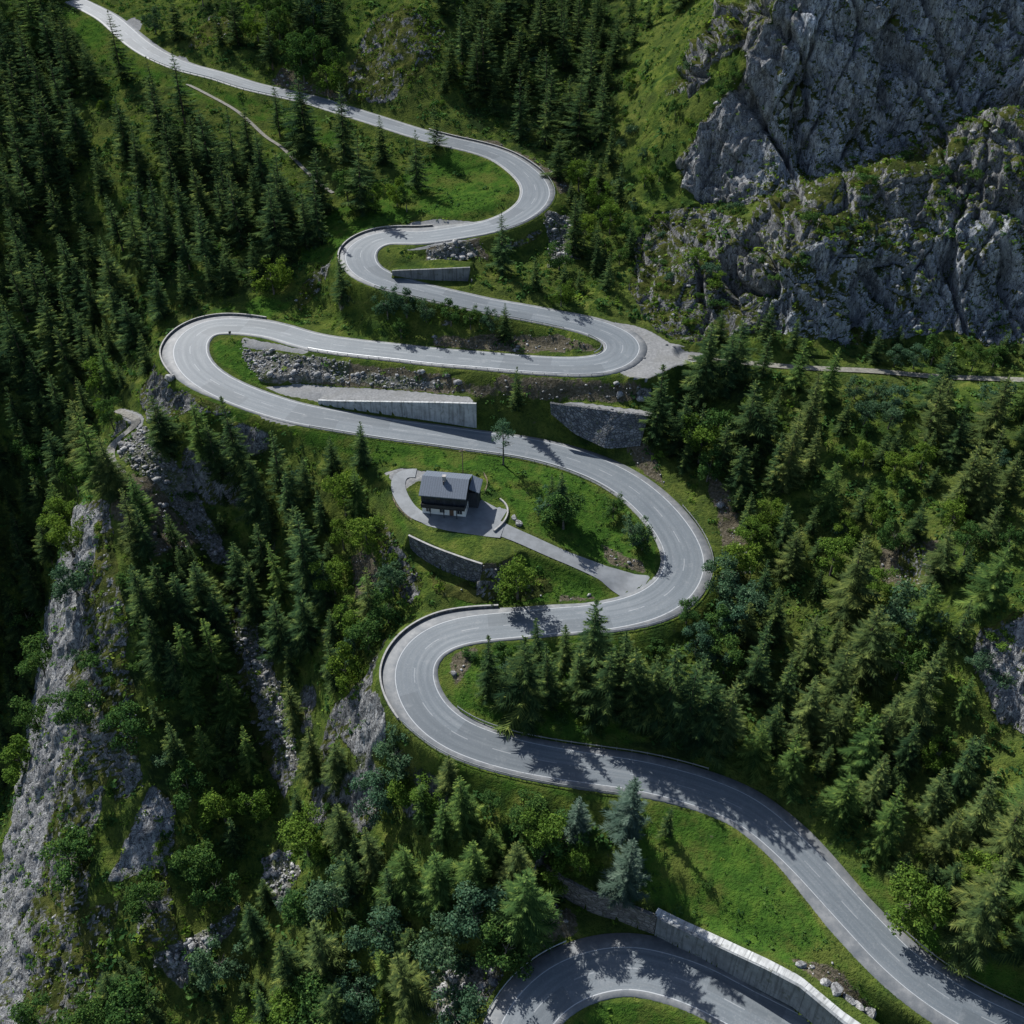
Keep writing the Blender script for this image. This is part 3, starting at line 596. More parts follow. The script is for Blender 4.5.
# ------------------------------------------------------------------ ground cover and light-and-shade tone masks, as polygons seen on the ground
POLY = {
 'rock': [[(682,184),(690,150),(712,112),(735,85),(775,15),(790,-60),(1500,-60),(1500,330),(1030,345),(985,348),(955,332),(860,345),(792,334),(755,328),(735,305),(726,262),(745,225),(770,203),(735,203),(700,205)],
          [(636,238),(655,215),(690,205),(745,222),(726,262),(735,305),(757,330),(692,342),(655,332),(630,290)],
          [(690,45),(720,10),(760,0),(735,40),(700,60)],[(675,75),(700,62),(712,80),(690,95)],
          [(76,505),(108,500),(116,560),(128,625),(122,700),(112,760),(95,830),(85,920),(75,1030),(-5,1030),(-5,895),(18,790),(40,650),(60,560)],
          [(150,785),(176,800),(172,862),(108,885),(122,850)],[(120,640),(135,690),(140,790),(115,800),(105,720)],[(90,905),(120,900),(95,1000),(60,1010)],[(135,880),(165,860),(180,940),(140,960)],
          [(138,392),(156,365),(172,388),(220,392),(232,412),(182,414),(150,424)],
          [(362,688),(384,698),(388,748),(356,752),(336,735),(330,765),(318,760),(335,705)],
          [(978,628),(1030,605),(1075,640),(1060,720),(1030,735),(998,722),(972,665)],
          [(342,92),(356,55),(372,20),(405,5),(445,28),(436,62),(392,98),(352,104)],[(188,45),(210,18),(232,8),(236,32),(205,52)],
          [(226,566),(242,566),(258,640),(280,700),(300,765),(285,800),(262,760),(240,690),(228,620)],
          [(900,548),(926,545),(925,575),(905,590)],[(372,518),(392,530),(424,585),(410,606),(382,566)],
          [(428,570),(455,586),(470,575),(520,585),(520,602),(480,606),(440,596)],[(470,572),(500,566),(545,578),(555,592),(520,604),(478,602)],[(296,300),(318,265),(330,262),(322,290),(300,312)],[(636,378),(652,378),(650,402),(636,402)],
          [(740,545),(752,540),(752,600),(738,600)],[(260,640),(272,640),(275,700),(264,690)],[(470,985),(500,960),(505,990),(480,1010)],[(350,780),(365,770),(372,820),(358,830)],
          [(430,248),(470,240),(480,262),(430,262)]],
 'gravel': [[(614,322),(634,325),(652,332),(670,343),(704,350),(702,360),(678,366),(664,372),(650,380),(626,377),(616,370),(632,350)],
            [(264,387),(300,384),(336,387),(400,390),(468,397),(480,400),(478,408),(440,407),(400,407),(335,406),(312,400),(286,396)],
            [(243,337),(262,341),(310,350.5),(304,354),(275,351),(256,349),(241,346)],[(256,404),(292,415),(305,423),(290,427),(268,428),(260,417)],
            [(402,251),(438,243),(480,238),(470,243),(436,248)],[(395,234),(412,222),(440,219),(478,222),(440,231)],[(121,24),(133,17),(142,22),(138,32),(128,27)],
            [(552,404),(580,407),(610,411),(650,416),(655,412),(610,406),(575,402)],[(176,57),(186,55),(190,63),(180,66)],
            [(333,85),(350,92),(345,104),(330,98)],[(383,473),(398,469),(416,470),(440,474),(440,482),(416,482),(404,490),(394,482)],[(640,590),(655,585),(652,603),(636,603)],
            [(120,408),(140,412),(150,424),(138,430),(124,420)]],
 'lush': [[(395,180),(450,150),(490,158),(516,185),(505,207),(470,220),(420,214),(360,232),(326,240),(316,215),(380,200)],[(210,312),(260,296),(305,305),(303,326),(250,318)],
          [(212,338),(246,340),(252,365),(278,388),(250,382),(212,360)],[(280,425),(340,425),(450,445),(520,452),(580,470),(622,492),(658,525),(668,562),(645,580),(560,547),(520,522),(490,472),(400,466),(300,442)],
          [(520,556),(560,560),(618,592),(612,608),(550,612),(470,616),(450,606)],[(436,652),(530,632),(600,632),(640,650),(650,740),(600,748),(520,728),(460,708),(438,682)],
          [(640,800),(690,802),(735,816),(775,850),(826,935),(890,1030),(830,1005),(745,948),(660,915),(636,880)],[(590,1006),(640,985),(710,1005),(750,1040),(540,1060)],
          [(836,868),(880,928),(960,983),(1030,1008),(1030,975),(930,925),(868,868)],[(50,5),(100,22),(132,62),(200,84),(262,104),(340,125),(345,150),(280,130),(190,95),(100,60)],
          [(300,225),(345,205),(352,240),(330,262),(300,262)],[(545,780),(600,785),(610,800),(500,790),(440,760),(440,750)],[(380,500),(405,520),(440,535),(430,548),(395,525)],
          [(150,372),(180,380),(225,405),(250,418),(235,425),(190,395)]],
 'dirt': [[(262,352),(320,358),(500,386),(500,396),(400,391),(300,386),(262,372)],[(630,432),(650,445),(665,485),(700,525),(690,530),(650,490),(628,450)],[(700,798),(760,808),(800,842),(846,905),(870,935),(860,880),(810,830),(760,795)],
          [(705,470),(730,490),(748,545),(745,600),(730,600),(722,540)],[(500,375),(640,382),(640,402),(560,400),(490,392)],[(440,355),(600,350),(560,335),(430,338)],[(280,68),(350,95),(340,108),(270,85)],
          [(430,135),(500,143),(545,165),(575,190),(560,195),(520,160),(440,140)],[(110,462),(150,480),(200,540),(160,560),(110,520)],[(760,955),(830,985),(880,1024),(840,1024),(790,990)],[(545,900),(575,915),(580,940),(535,985),(520,970)],
          [(600,545),(640,560),(650,578),(610,572)],[(455,545),(520,555),(520,580),(470,575)],[(560,595),(612,600),(605,612),(555,608)],[(880,545),(940,540),(930,590),(880,580)],[(450,655),(470,640),(478,650),(455,690)],
          [(350,560),(372,540),(380,575),(355,600)],[(790,955),(830,965),(880,1015),(850,1015)],[(425,245),(480,238),(490,262),(425,262)]],
 'rubble': [[(240,349),(268,352),(318,356),(352,362),(345,382),(300,385),(262,382),(246,362)],[(352,372),(420,380),(450,388),(400,388),(350,383)],[(425,248),(470,242),(480,258),(430,264)],[(120,420),(145,425),(190,480),(232,560),(218,566),(165,495),(112,450)],
            [(232,575),(246,572),(262,645),(292,720),(300,765),(282,762),(262,720),(240,650)],[(410,985),(450,970),(470,1005),(430,1020)],[(262,860),(280,850),(300,870),(280,905),(262,890)],[(150,955),(185,945),(240,905),(235,930),(180,990)],
            [(545,210),(570,215),(580,260),(550,270)],[(760,960),(800,975),(800,990)],[(440,960),(480,960),(500,975),(480,1000),(450,990)]],
 'bare': [[(985,632),(1030,612),(1060,660),(1030,730),(1000,715),(980,665)],[(78,505),(100,510),(92,570),(80,640),(66,700),(52,800),(34,900),(-5,960),(-5,890),(18,790),(38,650),(58,560)],[(150,788),(174,800),(172,862),(108,885),(122,850)],[(690,150),(735,85),(790,-5),(835,-5),(770,110),(750,190),(700,205),(680,184)],[(0,950),(40,900),(20,1030),(0,1030)],[(360,690),(386,700),(386,748),(356,752)]],  # moss-free rock, brightened in its colour to stand for sunlit slabs
 'dark': [[(760,140),(800,20),(830,-60),(1500,-60),(1500,60),(1030,80),(960,115),(880,160),(800,180),(750,200)],[(750,300),(800,250),(1030,200),(1500,200),(1500,345),(800,345)]],  # shaded cliff faces; rock colour is lifted here in place of sky light
 'forest': [[(-5,60),(60,60),(100,88),(80,130),(60,150),(85,200),(65,235),(95,262),(145,255),(170,190),(150,110),(190,118),(335,215),(335,240),(280,290),(200,300),(150,330),(130,400),(70,480),(50,620),(20,770),(-5,900)],[(-10,-25),(60,-25),(112,55),(112,80),(0,80)],[(430,-25),(640,-25),(630,60),(600,150),(560,170),(470,130)],[(175,-25),(345,-25),(345,60),(290,75),(220,40)],[(130,490),(200,500),(260,560),(280,760),(150,800),(120,640)],[(560,645),(700,690),(690,765),(600,735)],[(640,380),(760,380),(760,470),(690,470)]],  # forest ground darkened: needle litter, plus the shade under trees in its colour
 'unused': [[(800,60),(1030,-5),(1030,75),(900,140),(800,150)],[(850,260),(1030,210),(1030,340),(850,335)]],
}
V3 = np.stack([GX.ravel(), GY.ravel(), TZ.ravel()], 1)
wob = np.stack([pnoise(V3*np.array([.16, .16, .16])), pnoise(V3*.16+31.7)], 1)*5.5+np.stack([pnoise(V3*.6), pnoise(V3*.6+11.7)], 1)*2.5
VPX, VPY, VDEP = project(V3)
front = (V3[:, 1] > 30)
def maskof(key, amt=1.0):
    m = np.zeros(len(V3), np.float32)
    for poly in POLY[key]:
        A = np.array(poly); sel = np.where(front & (VPX > A[:, 0].min()-12) & (VPX < A[:, 0].max()+12) & (VPY > A[:, 1].min()-12) & (VPY < A[:, 1].max()+12))[0]
        m[sel] = np.maximum(m[sel], inpoly(VPX[sel]+wob[sel, 0]*amt, VPY[sel]+wob[sel, 1]*amt, poly))
    m = m.reshape(GX.shape)
    k = np.pad(m, 1, mode='edge'); m = (k[:-2, 1:-1]+k[2:, 1:-1]+k[1:-1, :-2]+k[1:-1, 2:]+2*m)/6
    return m
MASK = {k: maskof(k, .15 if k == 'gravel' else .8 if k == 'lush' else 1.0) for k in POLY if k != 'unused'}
nearroad = smooth((ROADDIST-.3)/2.5)
gyy, gxx = np.gradient(TZ, YS, XS); SLOPE = np.hypot(gxx, gyy)
steep = smooth((SLOPE-1.05)/.45)*smooth((fbm(V3*.05, 3).reshape(GX.shape)+.12)/.2)*smooth((ROADDIST-1)/2)*smooth((GX+92)/10)
MASK['rock'] = np.maximum(MASK['rock'], .85*steep)*smooth((ROADDIST-.2)/1.0)
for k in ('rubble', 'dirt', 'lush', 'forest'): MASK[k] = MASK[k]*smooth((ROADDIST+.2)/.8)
MASK['gravel'] = MASK['gravel']*np.maximum(smooth((.62-SLOPE)/.3), ROADDIST < 0)

# ------------------------------------------------------------------ small relief
rough = (1-MASK['gravel'])*(1-.75*MASK['lush'])*smooth((ROADDIST-.8)/4)
core = (np.abs(GX) < 260) & (GY > 30) & (GY < 500)
ci = np.where(core.ravel())[0]
dz = np.zeros(len(V3)); P0 = V3[ci]
dz[ci] = fbm(P0*np.array([.09, .09, .09]), 3)*2.4*rough.ravel()[ci]+fbm(P0*.42+5, 3)*.75*rough.ravel()[ci]+pnoise(P0*1.2)*.12*(1-MASK['gravel'].ravel()[ci])*smooth(ROADDIST.ravel()[ci]-.5)
dz[ci] += MASK['rubble'].ravel()[ci]*np.abs(pnoise(P0*.95+3))*1.3*smooth(ROADDIST.ravel()[ci]/1.5)
TZ = TZ+dz.reshape(GX.shape)
V3[:, 2] = TZ.ravel()
gyy, gxx = np.gradient(TZ, YS, XS)
NRM = np.stack([-gxx.ravel(), -gyy.ravel(), np.ones(len(V3))], 1); NRM /= np.linalg.norm(NRM, axis=1)[:, None]
ri = np.where((MASK['rock'].ravel() > .02) & core.ravel())[0]
# smooth normals for the rock push so crags do not fold over
Zs = box(TZ, 6); gy2, gx2 = np.gradient(Zs, YS, XS)
NS = np.stack([-gx2.ravel(), -gy2.ravel(), np.ones(len(V3))], 1)[ri]; NS /= np.linalg.norm(NS, axis=1)[:, None]
Q = V3[ri]; Qs = Q@np.array([[1, 0, .15], [0, 1, .2], [-.1, -.2, .42]])
w = fbm(Q*.07, 2)[:, None]*np.array([6, 6, 3.])
crag = fbm((Qs+w)*.085, 4, True)*2.4+fbm((Qs+w*.5)*.33+9, 3, True)*.7
rmv = MASK['rock'].ravel()[ri]; big_ = smooth((SLOPE.ravel()[ri]-.35)/.7); hi_ = smooth((Q[:, 1]-215)/20)*smooth((Q[:, 0]-20)/20)
rib = fbm(np.stack([Q[:, 0]*.055+Q[:, 2]*.03, Q[:, 1]*.02, Q[:, 2]*.018], 1), 3, True)*7.5-2.2
q_ = (Q@np.array([.55, .30, .62])+6*fbm(Q*.045+4, 3))*.075; fr_ = q_-np.floor(q_); strat = (np.where(fr_ < .78, fr_/.78, (1-fr_)/.22)-.5)*2.6
q2 = (Q@np.array([.70, -.1, .55])+2.5*fbm(Q*.12+8, 2))*.27; f2 = q2-np.floor(q2); strat2 = (np.where(f2 < .8, f2/.8, (1-f2)/.2)-.5)*.9
Mf = np.array([[.80, .25, -.18], [-.30, .85, .10], [.28, -.1, .45]])
Qf = Q@Mf.T+fbm(Q*.1+2, 2)[:, None]*1.5
f1, e1 = facets(Qf*.135, 3, .8); f2, e2 = facets(Qf*.40+7, 9, .8); f3, e3 = facets(Qf*1.0+3, 5, .8)
cl1 = np.abs(fbm(np.stack([Q[:, 0]*.040+Q[:, 2]*.026, Q[:, 1]*.018+3, Q[:, 2]*.012], 1), 3)); cl2 = np.abs(fbm(np.stack([Q[:, 0]*.085-Q[:, 2]*.03, Q[:, 1]*.03+8, Q[:, 2]*.03], 1), 2))
cleft = -(5.5*smooth(1-cl1/.045)+2.2*smooth(1-cl2/.05))*hi_
br = 1-.0*MASK['bare'].ravel()[ri]*(1-hi_)
fac = f1*(.5+1.5*hi_)+f2*(.45+.45*hi_)+f3*.22-.9*hi_*smooth(1-e1/.07)-.35*smooth(1-e2/.09)
fac = fac*br+cleft
sl2 = fbm(np.stack([(Q[:, 0]+.35*Q[:, 1])*.13, (Q[:, 1]-.4*Q[:, 0])*.022, Q[:, 2]*.03], 1), 3, True)*3.0-.8
fac = fac+sl2*(1-hi_)*MASK['bare'].ravel()[ri]
V3[ri] += NS*((crag*br-.7+strat2*(.3+.5*hi_)+(strat*.8+rib)*hi_+fac)*rmv*(.30+.70*big_))[:, None]

def build_terrain():
    i = np.arange(NYg-1)[:, None]*NXg+np.arange(NXg-1)[None]
    i = i.ravel(); Fq = np.stack([i, i+1, i+NXg+1, i+NXg], 1)
    me = mesh_np('ground', V3, Fq, M['terrain'], True)
    for nm, ks in (('m1', ('rock', 'gravel', 'lush')), ('m2', ('dirt', 'rubble', 'dark'))):
        c = np.zeros((len(V3), 4), np.float32); c[:, 3] = 1
        for k, kk in enumerate(ks): c[:, k] = np.clip(MASK[kk].ravel(), 0, 1)
        if nm == 'm2': c[:, 3] = np.clip(MASK['bare'].ravel(), 0, 1)
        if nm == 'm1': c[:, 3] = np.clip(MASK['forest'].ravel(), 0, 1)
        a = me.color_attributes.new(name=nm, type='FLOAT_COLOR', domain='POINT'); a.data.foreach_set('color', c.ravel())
    tag(obj('mountainside_ground', me), kind='structure')
build_terrain()

# ------------------------------------------------------------------ ribbons
def ribbon(name, P, cols, mat, lift, uvu=None):
    """cols: list of arrays of signed lateral offsets (left positive)"""
    Nn = normals2(P); n = len(P); k = len(cols)
    s = np.concatenate([[0], np.cumsum(np.linalg.norm(np.diff(P[:, :2], axis=0), axis=1))])
    V = []; UV = []
    for c, off in enumerate(cols):
        off = np.broadcast_to(off, (n,))
        V.append(np.stack([P[:, 0]+Nn[:, 0]*off, P[:, 1]+Nn[:, 1]*off, P[:, 2]+lift], 1))
        UV.append(np.stack([uvu[c] if uvu is not None else off, s], 1))
    V = np.stack(V, 1).reshape(-1, 3); UV = np.stack(UV, 1).reshape(-1, 2)
    i = (np.arange(n-1)[:, None]*k+np.arange(k-1)[None]).ravel()
    Fq = np.stack([i, i+k, i+k+1, i+1], 1)[:, ::-1]
    me = mesh_np(name, V, Fq.copy(), mat, True, UV)
    return obj(name, me)
hw = RHW; one = np.ones(len(RP))
offs = [-(hw+RSR+.25), -(hw+RSR), -hw, -hw*.5, 0*hw, hw*.5, hw, hw+RSL, hw+RSL+.25]
us = [-(hw+RSR+.25)/hw, -(hw+RSR)/hw, -one, -.5*one, 0*one, .5*one, one, (hw+RSL)/hw, (hw+RSL+.25)/hw]
rd = ribbon('mountain_road', RP, offs, M['road'], .03, us); tag(rd, kind='structure')
# drop the outermost edge so the slab has thickness
me = rd.data; co = np.empty(len(me.vertices)*3, np.float32); me.vertices.foreach_get('co', co); co = co.reshape(-1, 9, 3); co[:, 0, 2] -= .5; co[:, 8, 2] -= .5; me.vertices.foreach_set('co', co.ravel()); me.update()
dv = ribbon('driveway', DRIVE, [DW*v for v in (-1, -.5, 0, .5, 1)], M['asphalt_drive'], .02); tag(dv, kind='structure')
co = np.empty(len(dv.data.vertices)*3, np.float32); dv.data.vertices.foreach_get('co', co); co = co.reshape(-1, 3)
d_ = np.hypot(co[:, None, 0]-RP[None, :, 0], co[:, None, 1]-RP[None, :, 1]); k_ = d_.argmin(1); e_ = d_[np.arange(len(k_)), k_]-(RHW+RSL)[k_]
gz_ = hsample(co[:, 0], co[:, 1])+.10
co[:, 2] = np.where(e_ < .05, RP[k_, 2]-.07, np.where(e_ < 7, np.maximum(gz_, RP[k_, 2]-.9)*(1-smooth((e_-4)/3))+co[:, 2]*smooth((e_-4)/3), co[:, 2]))
dv.data.vertices.foreach_set('co', co.ravel()); dv.data.update()
lp = ribbon('loop_drive', LOOP, [np.full(len(LOOP), v) for v in (-1.7, 0, 1.7)], M['asphalt_drive'], .015); tag(lp, kind='structure')
tag(ribbon('dirt_track', TRACK1, [np.full(len(TRACK1), v) for v in (-.65, 0, .65)], M['gravel'], .06), kind='structure')
tag(ribbon('gravel_path', TRACK2, [np.full(len(TRACK2), v) for v in (-1.1, 0, 1.1)], M['gravel'], .06), kind='structure')
tag(ribbon('old_track', TRACK3, [np.full(len(TRACK3), v) for v in (-1.2, 0, 1.2)], M['track'], .06), kind='structure')
# forecourt in front of the house
fc = [atz(x, y, 1.12)[:2] for x, y in [(428,526),(418,521),(424,513),(440,508),(470,505),(482,500),(497,508),(506,505),(507,511),(500,522),(504,527),(500,538),(490,537),(468,534),(448,531)]]
fme = mesh_np('forecourt', np.array([(x, y, 1.17) for x, y in fc][::-1]), [list(range(len(fc)))], M['asphalt_drive']); tag(obj('paved_forecourt', fme), kind='structure')

# ------------------------------------------------------------------ swept solids
def sweep(P, prof, closed_ends=True):
    Nn = normals2(P); n = len(P); k = len(prof)
    V = np.array([[P[i, 0]+Nn[i, 0]*a, P[i, 1]+Nn[i, 1]*a, P[i, 2]+b] for i in range(n) for a, b in prof])
    s = np.concatenate([[0], np.cumsum(np.linalg.norm(np.diff(P[:, :2], axis=0), axis=1))])
    UV = np.array([[s[i], b+abs(a)] for i in range(n) for a, b in prof])
    Fc = []
    for i in range(n-1):
        for j in range(k):
            a = i*k+j; b = i*k+(j+1) % k; Fc.append((a, b, b+k, a+k))
    if closed_ends: Fc += [tuple(range(k))[::-1], tuple((n-1)*k+j for j in range(k))]
    return V, Fc, UV
def sweep_mesh(name, P, prof, mat):
    V, Fc, UV = sweep(P, prof); me = mesh_np(name, V, Fc, mat, False, UV)
    import bmesh
    bm = bmesh.new(); bm.from_mesh(me); bmesh.ops.recalc_face_normals(bm, faces=bm.faces); bm.to_mesh(me); bm.free()
    return me
def wall_mesh(name, top, base, thick, mat, out):
    """upright wall between a top line and a base line (both (n,3)), thickened away from direction `out`"""
    n = len(top); V = []; UV = []; Fc = []
    s = np.concatenate([[0], np.cumsum(np.linalg.norm(np.diff(top[:, :2], axis=0), axis=1))])
    rows = 7
    Nn = normals2(top); sg = np.sign((Nn@out).sum()) or 1
    for i in range(n):
        for r in range(rows):
            f = r/(rows-1); p = base[i]*(1-f)+top[i]*f; V.append(p); UV.append((s[i], f*np.linalg.norm(top[i]-base[i])))
        b = top[i]-np.array([Nn[i, 0]*sg*thick, Nn[i, 1]*sg*thick, 0]); V.append(b); UV.append((s[i], 9)); V.append(b-np.array([0, 0, 1.2])); UV.append((s[i], 10))
    k = rows+2
    for i in range(n-1):
        for j in range(k-1): a = i*k+j; Fc.append((a, a+1, a+k+1, a+k))
    Fc += [tuple(range(k)), tuple((n-1)*k+j for j in range(k))[::-1]]
    me = mesh_np(name, np.array(V), Fc, mat, False, UV)
    import bmesh
    bm = bmesh.new(); bm.from_mesh(me); bmesh.ops.recalc_face_normals(bm, faces=bm.faces); bm.to_mesh(me); bm.free()
    return me
def wline(rows, step=1.0):
    T = np.array([atz(r[0], r[1], r[2]) for r in rows])
    return T
def dens(T, B, step=1.5):
    s = np.concatenate([[0], np.cumsum(np.linalg.norm(np.diff(T[:, :2], axis=0), axis=1))]); n = max(3, int(s[-1]/step)); t = np.linspace(0, s[-1], n)
    f = lambda A: np.stack([np.interp(t, s, A[:, k]) for k in range(3)], 1)
    return f(T), f(B)
def coping(parent, T, thick, out, mat, w=.03, h=.08):
    Nn = normals2(T); sg = np.sign((Nn@out).sum()) or 1
    prof = [(sg*w, .0), (sg*w, h), (-sg*(thick+w), h), (-sg*(thick+w), 0)]
    return obj('coping', sweep_mesh('coping', T+np.array([0, 0, .004]), prof, mat), parent)
OUT = np.array([0, -1.0])
def wall(name, label, rows, mat, thick=.6, basepx=None, cop=None, noise=0):
    T = wline(rows); T[:, 2] += .14
    if basepx is None: B = np.array([[t[0], t[1]-.25*abs(r[3]-r[2])*.2, r[3]-.6] for t, r in zip(T, rows)])
    else: B = np.array([atz(*b) for b in basepx])
    T, B = dens(T, B)
    me = wall_mesh(name, T, B, thick, mat, OUT)
    if noise:
        co = np.empty(len(me.vertices)*3); me.vertices.foreach_get('co', co); co = co.reshape(-1, 3)
        co[:, 1] += fbm(co*.35, 3)*noise*1.0; co[:, 2] += fbm(co*.5+7, 2)*noise*.3; me.vertices.foreach_set('co', co.ravel().astype(np.float32)); me.update()
    o = tag(obj(name, me), label, 'wall')
    if cop: coping(o, T, thick, OUT, cop)
    return o
wall('concrete_retaining_wall', 'long pale concrete wall, a wedge growing taller to the right above the road uphill of the house', W_WEDGE, M['pale_concrete'], .55)
wall('concrete_retaining_wall', 'short dark concrete wall, shaded triangle inside the second highest bend', W_TRI, M['dark_concrete'], .5)
wall('rough_stone_wall', 'rough grey stone wall with a flat gravel ledge on top between the upper straight and the wide right bend', [(550,404,9.55,7),(580,407.6,9.55,4.5),(610,411.6,9.55,3),(648,416.6,9.55,4)], M['stone'], .7, [(551,414,7.0),(573,433,4.0),(606,449,2.4),(640,446,3.0)], None, .5)
wall('house_terrace_wall', 'curved grey stone terrace wall on the slope just below the chalet', W_HOUSE, M['stone'], .4, None, M['coping'], .25)
wall('rough_stone_wall', 'dark rough stone wall in tree shade on the outside of the lowest bend', W_BROWN, M['brown_stone'], .6, None, None, .25)
wall('concrete_retaining_wall', 'smooth light grey concrete wall beside the lowest road, joined to the dark stone wall', W_GREY, M['concrete'], .5)
# bright walkway on the crown of that wall
wt = wline([(657,918.5,-18.95),(680,930,-18.6),(704,941,-18.3),(736,956,-17.2),(768,971,-15.9),(800,988,-15.3),(843,1024,-14.8),(880,1050,-14.5)])
wt2, _ = dens(wt, wt, 1.2); wt2[:, 1] += 1.35
tag(obj('concrete_walkway', sweep_mesh('concrete_walkway', wt2, [(-.8, -.7), (-.8, .05), (.8, .05), (.8, -.7)], M['pale_concrete'])), kind='structure')
# wall carrying the edge of the upper straight
a, b = road_index(560, 365.5), road_index(312, 342)
ee = RP[a:b].copy(); nn = normals2(RP)[a:b]; off = (RHW+RSL)[a:b]+.32
ee[:, 0] += nn[:, 0]*off; ee[:, 1] += nn[:, 1]*off
tt = ee.copy(); tt[:, 2] += .10; bb = ee.copy(); bb[:, 2] -= 2.6
tag(obj('edge_retaining_wall', wall_mesh('edge_retaining_wall', tt, bb, .3, M['dark_concrete'], OUT)), 'low shaded concrete wall carrying the lower edge of the upper straight', 'wall')

# ------------------------------------------------------------------ parapets and guard rails
def side_line(p0, p1, side, off):
    a, b = road_index(*p0), road_index(*p1)
    if a > b: a, b = b, a
    P = RP[a:b+1].copy(); n_ = RN[a:b+1]; w_ = (RHW+(RSL if side > 0 else RSR))[a:b+1]+off
    P[:, 0] += side*n_[:, 0]*w_; P[:, 1] += side*n_[:, 1]*w_
    return gsmooth(resample(P, 1.0), 1.5)
def parapet(label, p0, p1, side, h=.55, mat='brown_stone', off=.35):
    P = side_line(p0, p1, side, off)
    o = tag(obj('parapet_wall', sweep_mesh('parapet_wall', P, [(-.18, -.7), (-.16, h), (.16, h), (.18, -.7)], M[mat])), label, 'wall')
    obj('coping', sweep_mesh('coping', P+np.array([0, 0, h+.003]), [(-.19, 0), (-.19, .07), (.19, .07), (.19, 0)], M['coping']), o)
POSTME = None
def guard_rail(label, p0, p1, side, off=.1, mat='steel', gap=3.0):
    global POSTME
    P = side_line(p0, p1, side, off); c = P[len(P)//2]
    r = tag(empty('guard_rail', c), label, 'guard rail', 'guard rails along the mountain road')
    L = P-c
    pr = [(-.05, .48), (.06, .52), (-.02, .60), (.06, .68), (-.05, .72), (-.08, .60)] if mat == 'steel' else [(-.07, .55), (-.07, .78), (.07, .78), (.07, .55)]
    obj('beam', sweep_mesh('beam', L, pr, M[mat]), r)
    if POSTME is None:
        V = np.array([(x, y, z) for z in (-.6, .68) for x, y in ((-.06, -.05), (.06, -.05), (.06, .05), (-.06, .05))]+[(0, 0, .72)])
        POSTME = {m: mesh_np('post', V, [(0,1,5,4),(1,2,6,5),(2,3,7,6),(3,0,4,7),(4,5,8),(5,6,8),(6,7,8),(7,4,8),(3,2,1,0)], M[m]) for m in ('steel', 'timber_rail')}
    nn = normals2(L)
    for i in range(0, len(L), int(gap)):
        s_ = -.13 if side < 0 else .13
        q = L[i]+np.array([nn[i, 0]*s_, nn[i, 1]*s_, 0]); o = obj('post', POSTME[mat], r, q); o.rotation_euler = (0, 0, math.atan2(nn[i, 1], nn[i, 0]))
parapet('dark curved stone parapet round the outside of the leftmost hairpin', (258,327), (197,368), -1)
parapet('long curved stone parapet with a pale coping round the outside of the wide middle left hairpin', (500,626), (424,706), -1, .55)
parapet('curved stone parapet on the outside of the small upper left hairpin', (436,238), (364,267), -1, .5)
parapet('low stone edge wall beside the road above the curved meadow at the top', (420,134), (525,172), 1, .45)
guard_rail('steel guard rail round the outside of the big right hairpin east of the house', (662,515), (588,618.5), 1)
guard_rail('steel guard rail along the lower edge of the upper straight', (598,365.5), (318,343), 1, -.25)
guard_rail('steel guard rail along the downhill edge of the road just above the house', (318,417), (630,487), -1)
guard_rail('steel guard rail below the wide middle left hairpin, where the road heads right', (428,710), (640,776), -1)
guard_rail('steel guard rail on the inner uphill side of the road below the row of spruces', (440,723), (702,792), 1)
guard_rail('steel guard rail on the uphill side of the lower right road at the picture edge', (868,930), (1030,1040), 1)
guard_rail('steel guard rail round the outside of the highest right hairpin', (510,162), (490,227), 1)
guard_rail('steel guard rail round the tight inside of the plaza hairpin', (596,328), (600,365.5), -1)
guard_rail('steel guard rail on the outside of the lowest bend at the bottom edge', (580,977), (522,1030), -1)
guard_rail('steel guard rail on the downhill side of the topmost road', (160,57), (330,105), -1)
guard_rail('steel guard rail above the row of shrubs on the upper zigzag', (385,280), (570,321), -1)
# ------------------------------------------------------------------ chalet
def boxmesh(name, boxes, mat):
    V = []; Fc = []
    for x0, x1, y0, y1, z0, z1 in boxes:
        b = len(V)
        V += [(x0,y0,z0),(x1,y0,z0),(x1,y1,z0),(x0,y1,z0),(x0,y0,z1),(x1,y0,z1),(x1,y1,z1),(x0,y1,z1)]
        Fc += [(b,b+3,b+2,b+1),(b+4,b+5,b+6,b+7),(b,b+1,b+5,b+4),(b+1,b+2,b+6,b+5),(b+2,b+3,b+7,b+6),(b+3,b,b+4,b+7)]
    return mesh_np(name, V, Fc, mat)
def mat_planks(name, col, period=.22, axis_=0, var=.35):
    t = NT(name); s = t.sep(t.objc()); q = t.math('DIVIDE', s[axis_], period); fr = t.math('FRACT', q)
    n = t.noise(t.scale(t.objc(), (4.5, 4.5, .4) if axis_ != 2 else (.4, .4, 4.5)), 1.0, 3, .6)
    c = t.mix(t.step(n, .35, .65), tuple(v*(1-var) for v in col), tuple(v*(1+var) for v in col)); c = t.mix(t.step(fr, .12, .04), c, tuple(v*.3 for v in col))
    return t.surf(c, .8, None, .2)
M['plaster'] = simple('white_plaster', (.62, .61, .585), .9, .12, .6); M['timber'] = mat_planks('shade_toned_timber', (.032, .036, .043)); M['timber_h'] = mat_planks('dark_timber_boards', (.036, .035, .036), .2, 2)  # upper-floor timber takes the navy of shaded slate roofing as its colour
M['roof'] = mat_planks('grey_metal_roof', (.092, .110, .138), .55, 0, .10); M['roof'].node_tree.nodes['Principled BSDF'].inputs['Roughness'].default_value = .5
